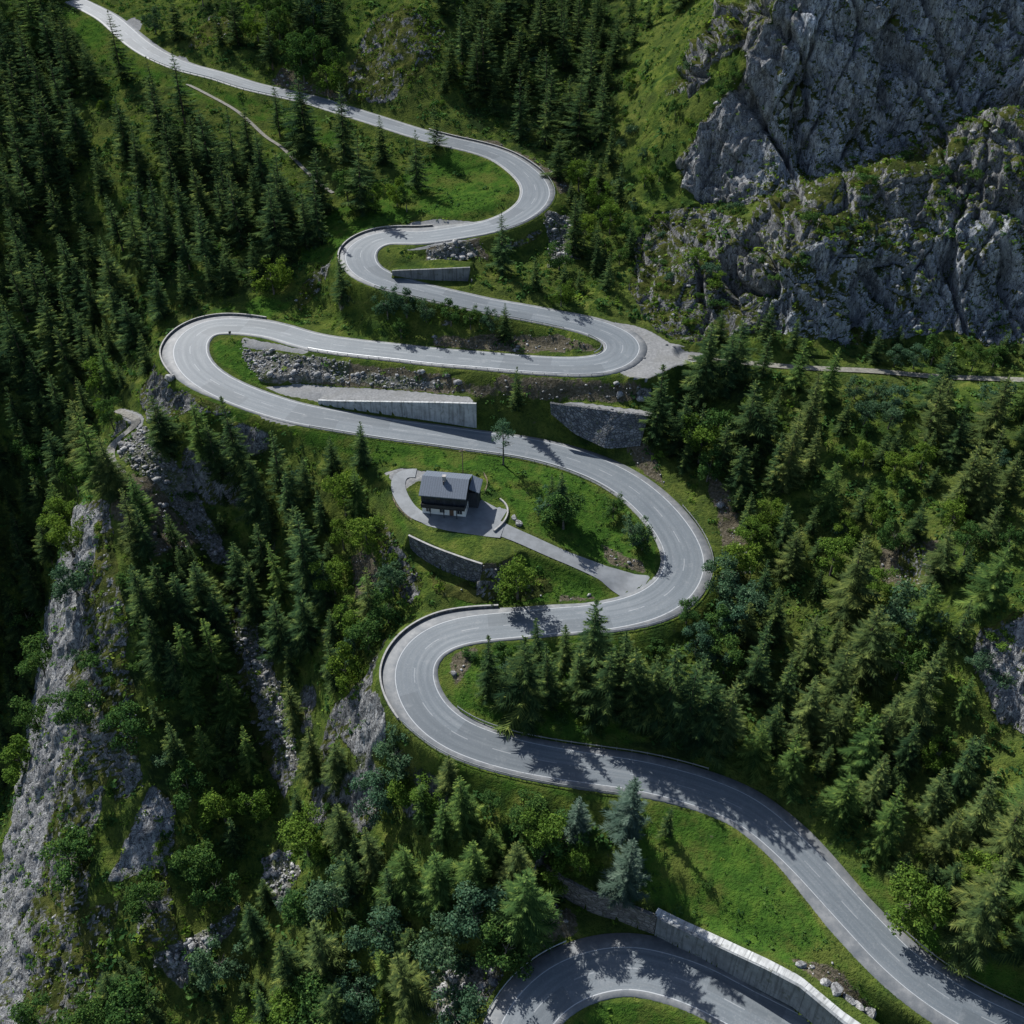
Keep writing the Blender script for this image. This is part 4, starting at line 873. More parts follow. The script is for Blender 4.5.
M['glass'] = simple('window_glass', (.03, .035, .04), .12, .1, 1, 0, .6); M['frame'] = simple('window_frame', (.45, .43, .40), .7, .1); M['flue'] = simple('flue_metal', (.05, .05, .055), .5, .1, 1, 0, .5, .5)
M['brick'] = simple('chimney_render', (.25, .24, .23), .9, .2, 2); M['door'] = simple('door_wood', (.10, .06, .04), .7, .2)

hp = atz(446, 513, 1.17)
house = tag(empty('chalet', (hp[0]+.1, hp[1]+3.0, 1.15), radians(-8)), 'alpine chalet with grey metal roof, shaded-slate-toned timber upper floor and white ground floor', 'house')
HX, HY, G, E, RZ = 5.1, 3.7, 2.5, 6.2, 7.9
obj('ground_floor_wall', boxmesh('ground_floor_wall', [(-HX, HX, -HY, HY, -.8, G)], M['plaster']), house)
uw = [(-HX-.08,-HY-.08),(HX+.08,-HY-.08),(HX+.08,HY+.08),(-HX-.08,HY+.08)]
gz = E+(RZ-E)*1.0
V = [(x,y,G) for x,y in uw]+[(x,y,E) for x,y in uw]+[(-HX-.08,0,gz-.12),(HX+.08,0,gz-.12)]
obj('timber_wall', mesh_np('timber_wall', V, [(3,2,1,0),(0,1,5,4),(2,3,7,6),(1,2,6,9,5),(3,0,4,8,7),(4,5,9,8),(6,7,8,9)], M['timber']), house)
sl_ = (RZ-E)/HY; oh = .95; ex = HX+.35
def slope_roof(sgn):
    y1 = sgn*(HY+oh); z1 = E-sl_*oh
    V = [(-ex,0,RZ),(ex,0,RZ),(ex,y1,z1),(-ex,y1,z1)]; V += [(x,y,z+.24) for x,y,z in V]
    Fq = [(0,1,2,3),(7,6,5,4),(0,4,5,1),(1,5,6,2),(2,6,7,3),(3,7,4,0)]
    if sgn < 0: Fq = [f for f in Fq]
    me = mesh_np('roof', V, Fq, M['roof'])
    import bmesh
    bm = bmesh.new(); bm.from_mesh(me); bmesh.ops.recalc_face_normals(bm, faces=bm.faces); bm.to_mesh(me); bm.free(); return me
r1 = obj('roof', slope_roof(-1), house); r2 = obj('roof', slope_roof(1), house)
ch = obj('chimney', boxmesh('chimney', [(-.55, .15, -1.0, -.3, RZ-1.0, RZ+1.1), (-.65, .25, -1.1, -.2, RZ+1.1, RZ+1.25)], M['brick']), r1)
obj('flue', boxmesh('flue', [(-.32, -.08, -1.75, -1.5, RZ-1.4, RZ+.35)], M['flue']), r1)
for x in (-1.6, 1.9): obj('roof_window', boxmesh('roof_window', [(x-.35, x+.35, -2.9, -2.2, RZ-2.0+.1, RZ-1.62+.1)], M['glass']), r1) if False else None
def window(x, z, w, h, side='front'):
    d = .06
    if side == 'front':
        y = -HY-(.08 if z > G else 0); fr = [(x-w/2-.08, x+w/2+.08, y-d, y+.05, z-.08, z), (x-w/2-.08, x+w/2+.08, y-d, y+.05, z+h, z+h+.08), (x-w/2-.08, x-w/2, y-d, y+.05, z, z+h), (x+w/2, x+w/2+.08, y-d, y+.05, z, z+h), (x-.03, x+.03, y-d+.01, y+.05, z, z+h)]
        pn = [(x-w/2, x+w/2, y-d+.03, y+.04, z, z+h)]
    else:
        X = HX+(.08 if z > G else 0); fr = [(X-.05, X+d, x-w/2-.08, x+w/2+.08, z-.08, z), (X-.05, X+d, x-w/2-.08, x+w/2+.08, z+h, z+h+.08), (X-.05, X+d, x-w/2-.08, x-w/2, z, z+h), (X-.05, X+d, x+w/2, x+w/2+.08, z, z+h), (X-.05, X+d-.01, x-.03, x+.03, z, z+h)]
        pn = [(X-.04, X+d-.03, x-w/2, x+w/2, z, z+h)]
    f = obj('window', boxmesh('window', fr, M['frame'] if z < G else M['timber_h']), house); obj('pane', boxmesh('pane', pn, M['glass']), f)
for x in (-3.6, -.4, 3.7): window(x, .7, 1.1, 1.1)
for x in (-3.5, -1.2, 1.2, 3.5): window(x, 3.7, .95, 1.15)
for y in (-1.8, 1.2): window(y, 3.6, .9, 1.15, 'side'); 
window(-1.9, .7, 1.0, 1.1, 'side'); window(-.4, 5.6, .8, .9, 'side')
dr = obj('door', boxmesh('door', [(1.3, 2.3, -HY-.05, -HY+.05, 0, 2.0)], M['door']), house); obj('handle', boxmesh('handle', [(2.1, 2.2, -HY-.12, -HY-.05, 1.0, 1.06)], M['flue']), dr)
bal = obj('balcony', boxmesh('balcony', [(-HX, HX, -HY-1.15, -HY-.09, G+.05, G+.2)], M['timber_h']), house)
obj('railing', boxmesh('railing', [(-HX, HX, -HY-1.15, -HY-1.07, G+.3, G+1.15), (-HX, -HX+.08, -HY-1.06, -HY-.1, G+.3, G+1.15), (HX-.08, HX, -HY-1.06, -HY-.1, G+.3, G+1.15)], M['timber_h']), bal)
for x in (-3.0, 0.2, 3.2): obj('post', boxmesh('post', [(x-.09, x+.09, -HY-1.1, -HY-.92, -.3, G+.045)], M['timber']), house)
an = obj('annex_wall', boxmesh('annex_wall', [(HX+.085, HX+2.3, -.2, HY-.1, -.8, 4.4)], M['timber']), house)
V = [(HX+.36,-.9,5.9),(HX+2.8,-.9,4.9),(HX+2.8,HY+.6,4.9),(HX+.36,HY+.6,5.9)]; V += [(x,y,z+.2) for x,y,z in V]
obj('annex_roof', mesh_np('annex_roof', V, [(3,2,1,0),(4,5,6,7),(0,1,5,4),(1,2,6,5),(2,3,7,6),(3,0,4,7)], M['roof']), house)
# garden things
def post_mesh(name, r, h, mat, n=8, r2=None):
    r2 = r2 or r; V = [(r*cos(2*pi*i/n), r*sin(2*pi*i/n), -.5) for i in range(n)]+[(r2*cos(2*pi*i/n), r2*sin(2*pi*i/n), h) for i in range(n)]
    return mesh_np(name, V, [(i, (i+1) % n, n+(i+1) % n, n+i) for i in range(n)]+[tuple(range(n))[::-1], tuple(range(n, 2*n))], mat)
P, _, _ = march([463], [474]); up = tag(empty('utility_pole', P[0], .3), 'thin wooden utility pole on the grass behind the chalet', 'utility pole')
obj('pole', post_mesh('pole', .13, 7.5, M['timber_rail'], 8, .09), up); obj('crossarm', boxmesh('crossarm', [(-.8, .8, -.06, .06, 6.9, 7.02)], M['timber_rail']), up)
i = road_index(231, 395); P, _, _ = march([231], [339]); sg_ = tag(empty('road_sign', P[0], .6), 'small dark road sign on a post on the grass tip inside the leftmost hairpin', 'road sign')
obj('post', post_mesh('post', .05, 2.3, M['steel']), sg_); obj('sign_plate', boxmesh('sign_plate', [(-.35, .35, -.08, -.055, 1.7, 2.5)], M['flue']), sg_)
g = track_from_px([(494,532),(501,527),(507,519),(509,511),(506,503),(500,500)], zs=[1.15]*6)
gw = tag(obj('garden_wall', sweep_mesh('garden_wall', g, [(-.18, -.5), (-.18, .55), (.18, .55), (.18, -.5)], M['coping'])), 'low pale curved garden wall at the right end of the chalet forecourt', 'wall')
def fence(label, pts):
    P = track_from_px(pts); c = P[len(P)//2].copy(); f = tag(empty('wooden_fence', c), label, 'fence'); L = P-c
    for h in (.45, .9): obj('rail', sweep_mesh('rail', L, [(-.04, h), (-.04, h+.12), (.04, h+.12), (.04, h)], M['timber_rail']), f)
    for q in L[::2]: obj('post', FP, f, q)
FP = post_mesh('post', .08, 1.15, M['timber_rail'], 6)
fence('wooden post and rail fence running up the grass to the right of the chalet', [(485,493),(489,488),(488,480),(484,476)])
fence('wooden post and rail fence along the outer edge of the drive left of the chalet', [(393,500),(397,509),(404,517),(412,522)])
# ------------------------------------------------------------------ stones
def boulder_mesh(name, seed, mat, sub=2):
    import bmesh
    bm = bmesh.new(); bmesh.ops.create_icosphere(bm, subdivisions=sub, radius=1); me = bpy.data.meshes.new(name); bm.to_mesh(me); bm.free()
    co = np.empty(len(me.vertices)*3); me.vertices.foreach_get('co', co); co = co.reshape(-1, 3)
    r = np.random.default_rng(seed)
    for k in range(9):
        n_ = r.normal(size=3); n_ /= np.linalg.norm(n_); d = co@n_; lim = r.uniform(.5, .85); co -= np.maximum(d-lim, 0)[:, None]*n_*.92
    co *= 1+.12*pnoise(co*1.7+seed)[:, None]; co *= np.array([1, r.uniform(.65, .95), r.uniform(.5, .75)])
    me.vertices.foreach_set('co', co.astype(np.float32).ravel()); me.materials.append(mat); me.update(); return me
BM = [boulder_mesh('boulder', s, M['rock']) for s in range(4)]
def boulder(px, py, size, label, group=None, name='boulder'):
    P, _, _ = march([px], [py]); o = obj(name, BM[int(px*7+py) % 4], None, P[0]+np.array([0, 0, size*.18])); o.scale = (size,)*3; o.rotation_euler = (RNG.uniform(-.2, .2), RNG.uniform(-.2, .2), RNG.uniform(0, 6.3))
    return tag(o, label, 'boulder', group)
boulder(514, 518, 1.0, 'pale boulder on the grass right of the forecourt, upper of the two'); boulder(519, 524, 1.3, 'pale boulder on the grass right of the forecourt, lower and larger of the two')
for k, (x, y) in enumerate([(589,406.5),(599,407.8),(612,409.5),(627,411.8),(637,413.2)]): boulder(x, y, .45, ['leftmost', 'second', 'middle', 'fourth', 'rightmost'][k]+' of five small stone blocks on the ledge of the rough stone wall', 'stone blocks on the wall ledge', 'stone_block')
for k, (x, y) in enumerate([(667,345),(674,347),(644,358)]): boulder(x, y, .5, ['stone block nearest the cliff on the hairpin plaza, left of two', 'stone block nearest the cliff on the hairpin plaza, right of two', 'small stone block beside the painted line on the hairpin plaza'][k], 'stone blocks on the plaza', 'stone_block')
for k, (x, y, s) in enumerate([(826,984,1.2),(836,992,1.6),(858,1007,1.4),(848,1001,1.5),(870,1014,1.7),(801,966,1.1)]):
    boulder(x, y, s, ['leftmost big', 'second from left', 'fourth from left', 'third from left', 'rightmost big', 'small separate'][k]+' pale boulder in the row on the grass between the two lowest roads', 'boulders above the lowest road')
boulder(171, 379, 2.0, 'big rounded grey boulder at the foot of the leftmost hairpin')
def stuff_rocks():
    S = bpy.data.meshes.new('tmp'); base = []
    for s in range(3):
        me = boulder_mesh('tmp_rock', 20+s, None, 1); c = np.empty(len(me.vertices)*3); me.vertices.foreach_get('co', c); t = np.array([p.vertices[:] for p in me.polygons]); base.append((c.reshape(-1, 3), t)); bpy.data.meshes.remove(me)
    w = (MASK['rubble']*1.0+MASK['dirt']*.12+(MASK['rock']*.02*(1-MASK['bare']))).ravel(); area = (np.gradient(XS)[None]*np.gradient(YS)[:, None]).ravel()
    w = w*area*core.ravel()*(ROADDIST.ravel() > .6); idx = RNG.choice(len(w), 5200, p=w/w.sum())
    Vs = []; Ts = []; n = 0
    for k in idx:
        c, t = base[k % 3]; s = .22+RNG.pareto(2.6)*.28; s = min(s, 1.5); a = RNG.uniform(0, 6.3); R = np.array([[cos(a), -sin(a), 0], [sin(a), cos(a), 0], [0, 0, 1]])
        Vs.append((c*s)@R.T+V3[k]+np.array([RNG.uniform(-.3, .3), RNG.uniform(-.3, .3), s*.15])); Ts.append(t+n); n += len(c)
    tag(obj('loose_stones', mesh_np('loose_stones', np.vstack(Vs), np.vstack(Ts), M['rock'])), 'loose grey stones and rubble scattered in the gully and under the walls', 'stones', None, 'stuff')
stuff_rocks()
# ------------------------------------------------------------------ vegetation meshes
DG = [(0, (0.010, 0.024, 0.016)), (.5, (0.019, 0.046, 0.024)), (.8, (0.039, 0.073, 0.030)), (1, (0.066, 0.112, 0.038))]
LEAF = {
 'dark': mat_leaf('spruce_needles', [(0, (.009, .023, .013)), (.45, (.026, .053, .022)), (.72, (.066, .106, .033)), (1, (.145, .185, .05))], .13),
 'pale': mat_leaf('pale_spruce_needles', [(0, (.018, .043, .015)), (.45, (.046, .090, .027)), (.72, (.094, .150, .038)), (1, (.165, .22, .052))], .18),
 'brown': mat_leaf('olive_spruce_needles', [(0, (.017, .034, .016)), (.45, (.048, .076, .027)), (.72, (.096, .128, .038)), (1, (.165, .19, .055))], .14),
 'blue': mat_leaf('blue_spruce_needles', [(0, (.022, .044, .035)), (.5, (.050, .084, .068)), (.8, (.085, .128, .103)), (1, (.135, .18, .15))], .10),
 'broad': mat_leaf('broad_leaves', [(0, (.013, .038, .014)), (.5, (.040, .088, .025)), (.8, (.080, .146, .038)), (1, (.135, .21, .055))], .22),
 'bright': mat_leaf('bright_leaves', [(0, (.034, .072, .014)), (.5, (.074, .134, .024)), (.8, (.125, .195, .034)), (1, (.19, .255, .058))], .28),
 'cool': mat_leaf('cool_leaves', [(0, (.015, .042, .025)), (.5, (.046, .094, .055)), (.8, (.086, .15, .085)), (1, (.14, .205, .12))], .2),
}
def tri_mesh(name, V, T, tint, mat):
    me = mesh_np(name, V, T, mat)
    a = me.attributes.new('tint', 'FLOAT', 'FACE'); a.data.foreach_set('value', np.asarray(tint, np.float32)); return me

def conifer(seed, R=.19, base=.06, dens=1.0, rag=.12, droop=.35, H=20.0, gap=.06, bias=.16, top=1.0):
    r = np.random.default_rng(seed); V = []; T = []; C = []
    def tri(a, b, c, t):
        n = len(V); V.extend((a, b, c)); T.append((n, n+1, n+2)); C.append(t)
    nw = int(27*dens)
    side_bias = r.uniform(0, 6.3)
    for w in range(nw):
        f = base+(1-base)*(max(w+r.uniform(-.3, .3), 0)/nw)**.92; f = min(max(f, .03), .985)
        if f > top: break
        z0 = f*H; rr = R*H*(1-f)**.74*(.55+.45*min(1, (f-base)/.12+.35)); nb = int(max(4, r.integers(7, 10)*(.6+.4*(1-f))))
        a0 = r.uniform(0, 6.3)
        for k in range(nb):
            a = a0+2*pi*k/nb+r.uniform(-.3, .3); L = rr*(1+r.normal()*rag)*(1+bias*cos(a-side_bias)*(1 if f < .8 else .3)); L = max(L, .35)
            if r.random() < gap: continue
            d = np.array([cos(a), sin(a), 0]); s_ = np.array([-sin(a), cos(a), 0]); bt = .38+r.normal()*.16
            dr = droop*(1-f)**.5*(1+r.normal()*.2)-.30*f; up = .28*(1-f)
            P = lambda s: d*L*s+np.array([0, 0, z0-dr*L*s+up*L*s*s-.0*s])
            m = int(min(5+L*1.7, 13)) if L > 1.0 else 4
            for i in range(m):
                s0 = .12+.82*i/m; wl = L*(.27*(1-s0)**.6+.06)*(1+r.normal()*.2); wl = max(wl, .22)
                p0 = P(max(s0-.36/m, 0)); p1 = P(min(s0+.52/m, 1)); 
                for sg in (-1, 1):
                    tip = P(min(s0+.22, 1.05))+s_*sg*wl+np.array([0, 0, -.30*wl+r.normal()*.06])
                    tri(p0, p1, tip, np.clip(bt+r.normal()*.10+.12*s0, 0, 1))
                if r.random() < .6:   # hanging twigs
                    q = P(s0+.05); tri(q-d*.12-s_*.05, q+d*.14+s_*.05, q+np.array([r.normal()*.12, r.normal()*.12, -wl*r.uniform(.35, .75)]), np.clip(bt-.05+r.normal()*.08, 0, 1))
            pe = P(1.0); tri(P(.85)-s_*.13, P(.85)+s_*.13, pe+d*.22+np.array([0, 0, .05]), np.clip(bt+.25, 0, 1))
    for k in range(6 if top >= 1 else 0):
        a = k*pi/3; q = np.array([cos(a)*.22, sin(a)*.22, H*.955]); q2 = np.array([cos(a+.9)*.22, sin(a+.9)*.22, H*.955]); tri(q, q2, np.array([0, 0, H]), .6)
    return np.array(V), np.array(T), np.array(C)
def trunk_mesh(name, r0, H, mat, lean=0, seed=0, limbs=0):
    rr = np.random.default_rng(seed); rings = [(0, -1.0, 1.35), (0, .0, 1.15), (.1, .08, 1), (.3, .35, .72), (.6, .65, .45), (1, 1.0, .08)]
    V = []; Fc = []; n = 7
    for q, (lx, z, s) in enumerate(rings):
        zz = z if z < 0 else z*H
        for i in range(n): V.append((r0*s*cos(2*pi*i/n)+lean*lx, r0*s*sin(2*pi*i/n), zz))
    for q in range(len(rings)-1):
        for i in range(n): Fc.append((q*n+i, q*n+(i+1) % n, (q+1)*n+(i+1) % n, (q+1)*n+i))
    for k in range(limbs):
        a = rr.uniform(0, 6.3); z = H*rr.uniform(.35, .75); L = H*rr.uniform(.12, .24); d = np.array([cos(a)*L, sin(a)*L, L*rr.uniform(.4, .9)]); p = np.array([0, 0, z]); b = len(V)
        s1 = np.array([-sin(a), cos(a), 0]); s2 = np.cross(d/np.linalg.norm(d), s1)
        for e, rad in ((0, r0*.4), (1, r0*.1)):
            for i in range(4): V.append(tuple(p+d*e+rad*(cos(i*pi/2)*s1+sin(i*pi/2)*s2)))
        for i in range(4): Fc.append((b+i, b+(i+1) % 4, b+4+(i+1) % 4, b+4+i))
    return mesh_np(name, V, Fc, mat, True)
def leafball(seed, lobes, n, size, squash=1.0):
    """leaf faces gathered in clumps through lobes (x,y,z,r)"""
    r = np.random.default_rng(seed); V = []; T = []; C = []
    vol = np.array([l[3]**2 for l in lobes]); vol /= vol.sum()
    for k in range(n):
        l = lobes[r.choice(len(lobes), p=vol)]; d = r.normal(size=3); d /= np.linalg.norm(d); d[2] = abs(d[2])*.9+d[2]*.1 if r.random() < .6 else d[2]
        rad = l[3]*(r.random()**.35)*(1+.1*r.normal()); c = np.array(l[:3])+d*rad*np.array([1, 1, squash]); ct = .42+r.normal()*.16
        for q in range(5):
            p = c+r.normal(size=3)*size*.75; nn = d*.5+np.array([0, 0, .55])+r.normal(size=3)*.55; nn /= np.linalg.norm(nn)
            u = np.cross(nn, r.normal(size=3)); u /= np.linalg.norm(u)+1e-9; v = np.cross(nn, u); s = size*r.uniform(.5, 1.05); b = len(V)
            V.extend((p-u*s, p-v*s*.62, p+u*s, p+v*s*.62)); T.append((b, b+1, b+2, b+3)); C.append(np.clip(ct+r.normal()*.12, 0, 1))
    return np.array(V), np.array(T), np.array(C)

CSPEC = [(1, .235, .04, 1.05, .12, .46, .05, .12, 1), (2, .20, .05, 1.1, .16, .55, .08, .2, 1), (3, .265, .03, 1.0, .2, .42, .1, .25, 1), (4, .22, .10, .95, .26, .52, .2, .3, 1), (5, .25, .04, 1.1, .14, .46, .05, .15, 1), (6, .185, .04, 1.15, .2, .58, .1, .2, 1),
         (7, .25, .02, 1.0, .22, .42, .12, .22, 1), (8, .21, .14, 1.0, .24, .5, .16, .35, 1), (9, .24, .05, 1.1, .2, .5, .1, .3, .90), (10, .17, .06, 1.0, .3, .6, .25, .3, 1)]
CONES = [conifer(s, R, b, dn, rg, dp, 20.0, gp, bi, tp) for s, R, b, dn, rg, dp, gp, bi, tp in CSPEC]
CROWN = {(k, m): tri_mesh('crown', *CONES[k], LEAF[m]) for k in range(10) for m in ('dark', 'pale', 'brown', 'blue')}
TRUNK = trunk_mesh('trunk', .30, 19.2, M['bark'])
def blobs(seed, n, R, z0, z1, r0, r1):
    r = np.random.default_rng(seed); out = []
    for k in range(n):
        a = r.uniform(0, 6.3); f = r.random(); q = R*math.sqrt(r.random())*(1.15-.6*abs(f-.4)); out.append((q*cos(a), q*sin(a), z0+(z1-z0)*f, r.uniform(r0, r1)))
    return out
BROADS = [leafball(s, blobs(s, 15, 3.1, 2.2, 8.6, .7, 1.7), 820, .22) for s in (11, 12, 13, 14)]
BROAD = {(k, m): tri_mesh('crown', *BROADS[k], LEAF[m]) for k in range(4) for m in ('broad', 'bright', 'cool')}
BTRUNK = [trunk_mesh('trunk', .22, 7.0, M['pale_bark'], .4, s, 6) for s in (1, 2)]
SHR = [leafball(s, blobs(s, 7, 1.35, .5, 1.5, .55, .95), 280, .135, .85) for s in (21, 22, 23, 24)]
SHRUB = {(k, m): tri_mesh('foliage', *SHR[k], LEAF[m]) for k in range(4) for m in ('broad', 'bright', 'cool')}
def stems_mesh(seed):
    r = np.random.default_rng(seed); V = []; Fc = []
    for k in range(6):
        a = r.uniform(0, 6.3); b = len(V); e = np.array([cos(a)*.9, sin(a)*.9, r.uniform(.8, 1.5)])
        for z, rad in ((0, .06), (1, .02)):
            for i in range(3): V.append((e[0]*z+rad*cos(2.1*i), e[1]*z+rad*sin(2.1*i), -.4 if z == 0 else e[2]))
        for i in range(3): Fc.append((b+i, b+(i+1) % 3, b+3+(i+1) % 3, b+3+i))
    return mesh_np('stems', V, Fc, M['bark'])
STEMS = stems_mesh(5)
# the scots-pine-like tree: bare stem and flat tiers
pv = leafball(31, [(0, 0, 13.2, 2.0), (1.4, .5, 11.6, 1.7), (-1.6, -.4, 11.2, 1.7), (.4, 1.6, 10.2, 1.6), (-.3, -1.7, 9.6, 1.5), (2.2, -.8, 9.2, 1.2), (-2.3, .9, 8.8, 1.2), (0, 0, 14.8, 1.2)], 480, .19, .45)
PINE = tri_mesh('crown', *pv, LEAF['cool']); PTRUNK = trunk_mesh('trunk', .26, 14.2, M['pale_bark'], .1, 3, 8)

# ------------------------------------------------------------------ where the trees stand: top px, top py, height in px, kind
S = 'dark'; G_ = 'pale'; B_ = 'brown'; U = 'blue'
TREES = [
 # upper-left forest
 (108,18,58,S),(82,45,45,S),(172,60,62,S),(148,63,50,S),(30,97,80,S),(42,100,70,S),(115,103,55,S),(163,120,60,S),(130,133,52,S),(16,165,58,S),(200,115,60,S),(225,115,60,S),(243,110,60,S),(188,130,48,S),(195,168,46,S),(218,182,50,S),(231,177,50,S),(198,207,46,S),(163,205,50,S),(147,178,60,S),(20,218,48,S),(110,200,50,S),(5,82,60,S),(10,122,60,S),(50,62,60,S),(20,32,60,S),(40,14,50,S),(62,22,50,S),(60,152,44,S),(3,172,60,S),(8,208,50,S),(82,228,42,S),(250,238,42,G_),(222,240,42,S),
 (70,100,50,S),(92,150,44,S),(72,190,44,S),(48,190,50,S),(130,215,46,S),(180,225,44,S),(100,240,44,S),(60,240,50,S),(38,255,54,S),
 (8,262,60,S),(28,265,60,S),(83,270,46,S),(125,303,46,S),(152,270,46,S),(178,262,42,S),(205,257,36,S),(222,257,36,S),(97,343,50,G_),(72,402,60,B_),(80,422,70,G_),(152,402,50,S),(192,408,52,G_),(227,405,82,S),(5,312,60,S),(14,332,60,S),(42,300,60,S),(58,332,54,S),(110,287,46,S),(30,362,50,S),(8,392,50,S),(48,378,46,S),(50,480,44,G_),(100,442,55,B_),(118,486,72,B_),(134,505,60,S),(60,290,50,S),(75,315,48,S),(20,425,44,S),(50,430,44,S),(30,470,44,S),(12,510,44,S),(140,335,40,S),(24,560,44,S),(8,600,44,S),(36,520,44,S),
 # top of the picture
 (265,14,52,S),(273,88,46,S),(299,80,66,S),(337,90,68,S),(379,115,46,S),(434,102,48,S),(413,128,60,S),(354,135,76,S),(275,158,60,S),(270,192,62,S),(314,155,58,S),(300,195,52,S),(312,182,60,S),(483,10,80,S),(450,28,50,S),(478,35,60,S),(502,210,62,S),(460,120,30,S),
 (521,25,55,S),(548,45,60,S),(520,63,72,S),(546,82,62,S),(605,75,62,S),(565,5,60,S),(580,-10,56,S),(608,45,42,S),(540,-6,46,S),(577,192,62,S),(495,-5,50,S),(470,-10,50,S),(230,-8,50,S),(215,8,34,S),(170,-5,40,S),(298,-8,46,S),(330,-8,46,S),(620,8,40,S),(560,130,48,S),(590,150,44,S),(598,220,44,S),(535,255,34,S),(565,262,36,S),
 # between the upper legs
 (337,260,46,S),(505,303,38,S),(358,420,46,S),(352,470,52,G_),(272,438,56,S),(517,366,46,S),(282,470,50,S),(300,455,44,S),(318,490,44,S),(250,455,60,S),(208,430,50,S),(330,440,34,G_),
 # right of the plaza
 (664,362,82,S),(713,320,78,S),(745,314,66,S),(758,378,76,S),(686,392,60,S),(702,402,60,S),(735,328,62,S),(563,470,48,S),(552,474,38,S),(730,420,56,S),(745,440,50,S),(690,430,44,S),(770,330,50,S),(806,336,54,G_),(837,346,56,G_),(822,368,76,B_),(800,410,86,B_),(842,455,60,G_),(947,373,74,B_),(1005,425,78,B_),(1000,452,66,B_),(985,436,78,B_),(785,430,60,S),(770,400,50,S),(870,480,40,G_),
 # right forest
 (175+640,622,60,G_),(868,532,92,B_),(880,600,80,B_),(852,640,80,B_),(800,525,52,B_),(955,523,62,B_),(1012,540,72,G_),(936,580,58,G_),(815,610,72,B_),(820,675,62,B_),(850,688,66,B_),(935,648,92,B_),(800,735,52,G_),(735,680,76,B_),(700,658,86,S),(676,645,86,S),(640,645,80,S),(630,628,72,S),(597,597,92,S),(566,623,52,S),(537,617,52,S),(526,632,84,S),(487,634,62,S),(760,640,56,S),(750,600,46,B_),(765,720,46,G_),(660,655,76,S),(715,672,76,S),(610,650,70,S),(550,650,60,S),(578,650,56,S),
 (855,772,48,G_),(905,785,70,G_),(955,915,44,G_),(1015,848,84,B_),(1005,872,76,B_),(1000,775,62,B_),(885,752,60,B_),(1030,800,70,B_),(920,720,50,S),(770,560,50,S),(782,585,56,S),(770,620,60,S),(790,660,56,S),(780,700,50,S),(900,690,60,B_),(870,700,50,G_),(975,600,50,S),(925,500,40,G_),(890,430,40,G_),(850,400,34,B_),(1000,500,50,B_),(965,470,44,B_),
 # lower meadow
 (637,778,66,U),(630,842,64,U),(672,806,28,U),(579,795,42,U),(524,868,70,G_),(514,840,46,B_),(795,980,28,S),
 # left spur and bottom
 (175,620,62,G_),(202,618,66,G_),(182,672,42,G_),(226,675,46,G_),(197,724,46,G_),(240,728,46,G_),(295,510,86,S),(270,540,62,G_),(273,595,66,S),(299,590,58,S),(363,566,62,B_),(286,680,52,B_),(306,728,48,B_),(130,560,64,S),(150,560,60,S),(170,572,60,S),(190,560,60,S),(210,590,54,S),(145,610,60,S),(165,640,50,S),(230,540,60,S),(245,560,62,S),(255,520,56,S),(320,560,50,S),(330,640,44,S),
 (337,800,46,B_),(366,825,48,B_),(402,840,48,G_),(436,850,56,G_),(473,840,54,G_),(461,775,58,G_),(310,920,62,B_),(400,944,62,B_),(280,940,52,S),(440,800,40,G_),(345,850,44,S),(420,780,40,G_),(385,870,44,S),(255,990,40,S),(330,985,46,S),
]
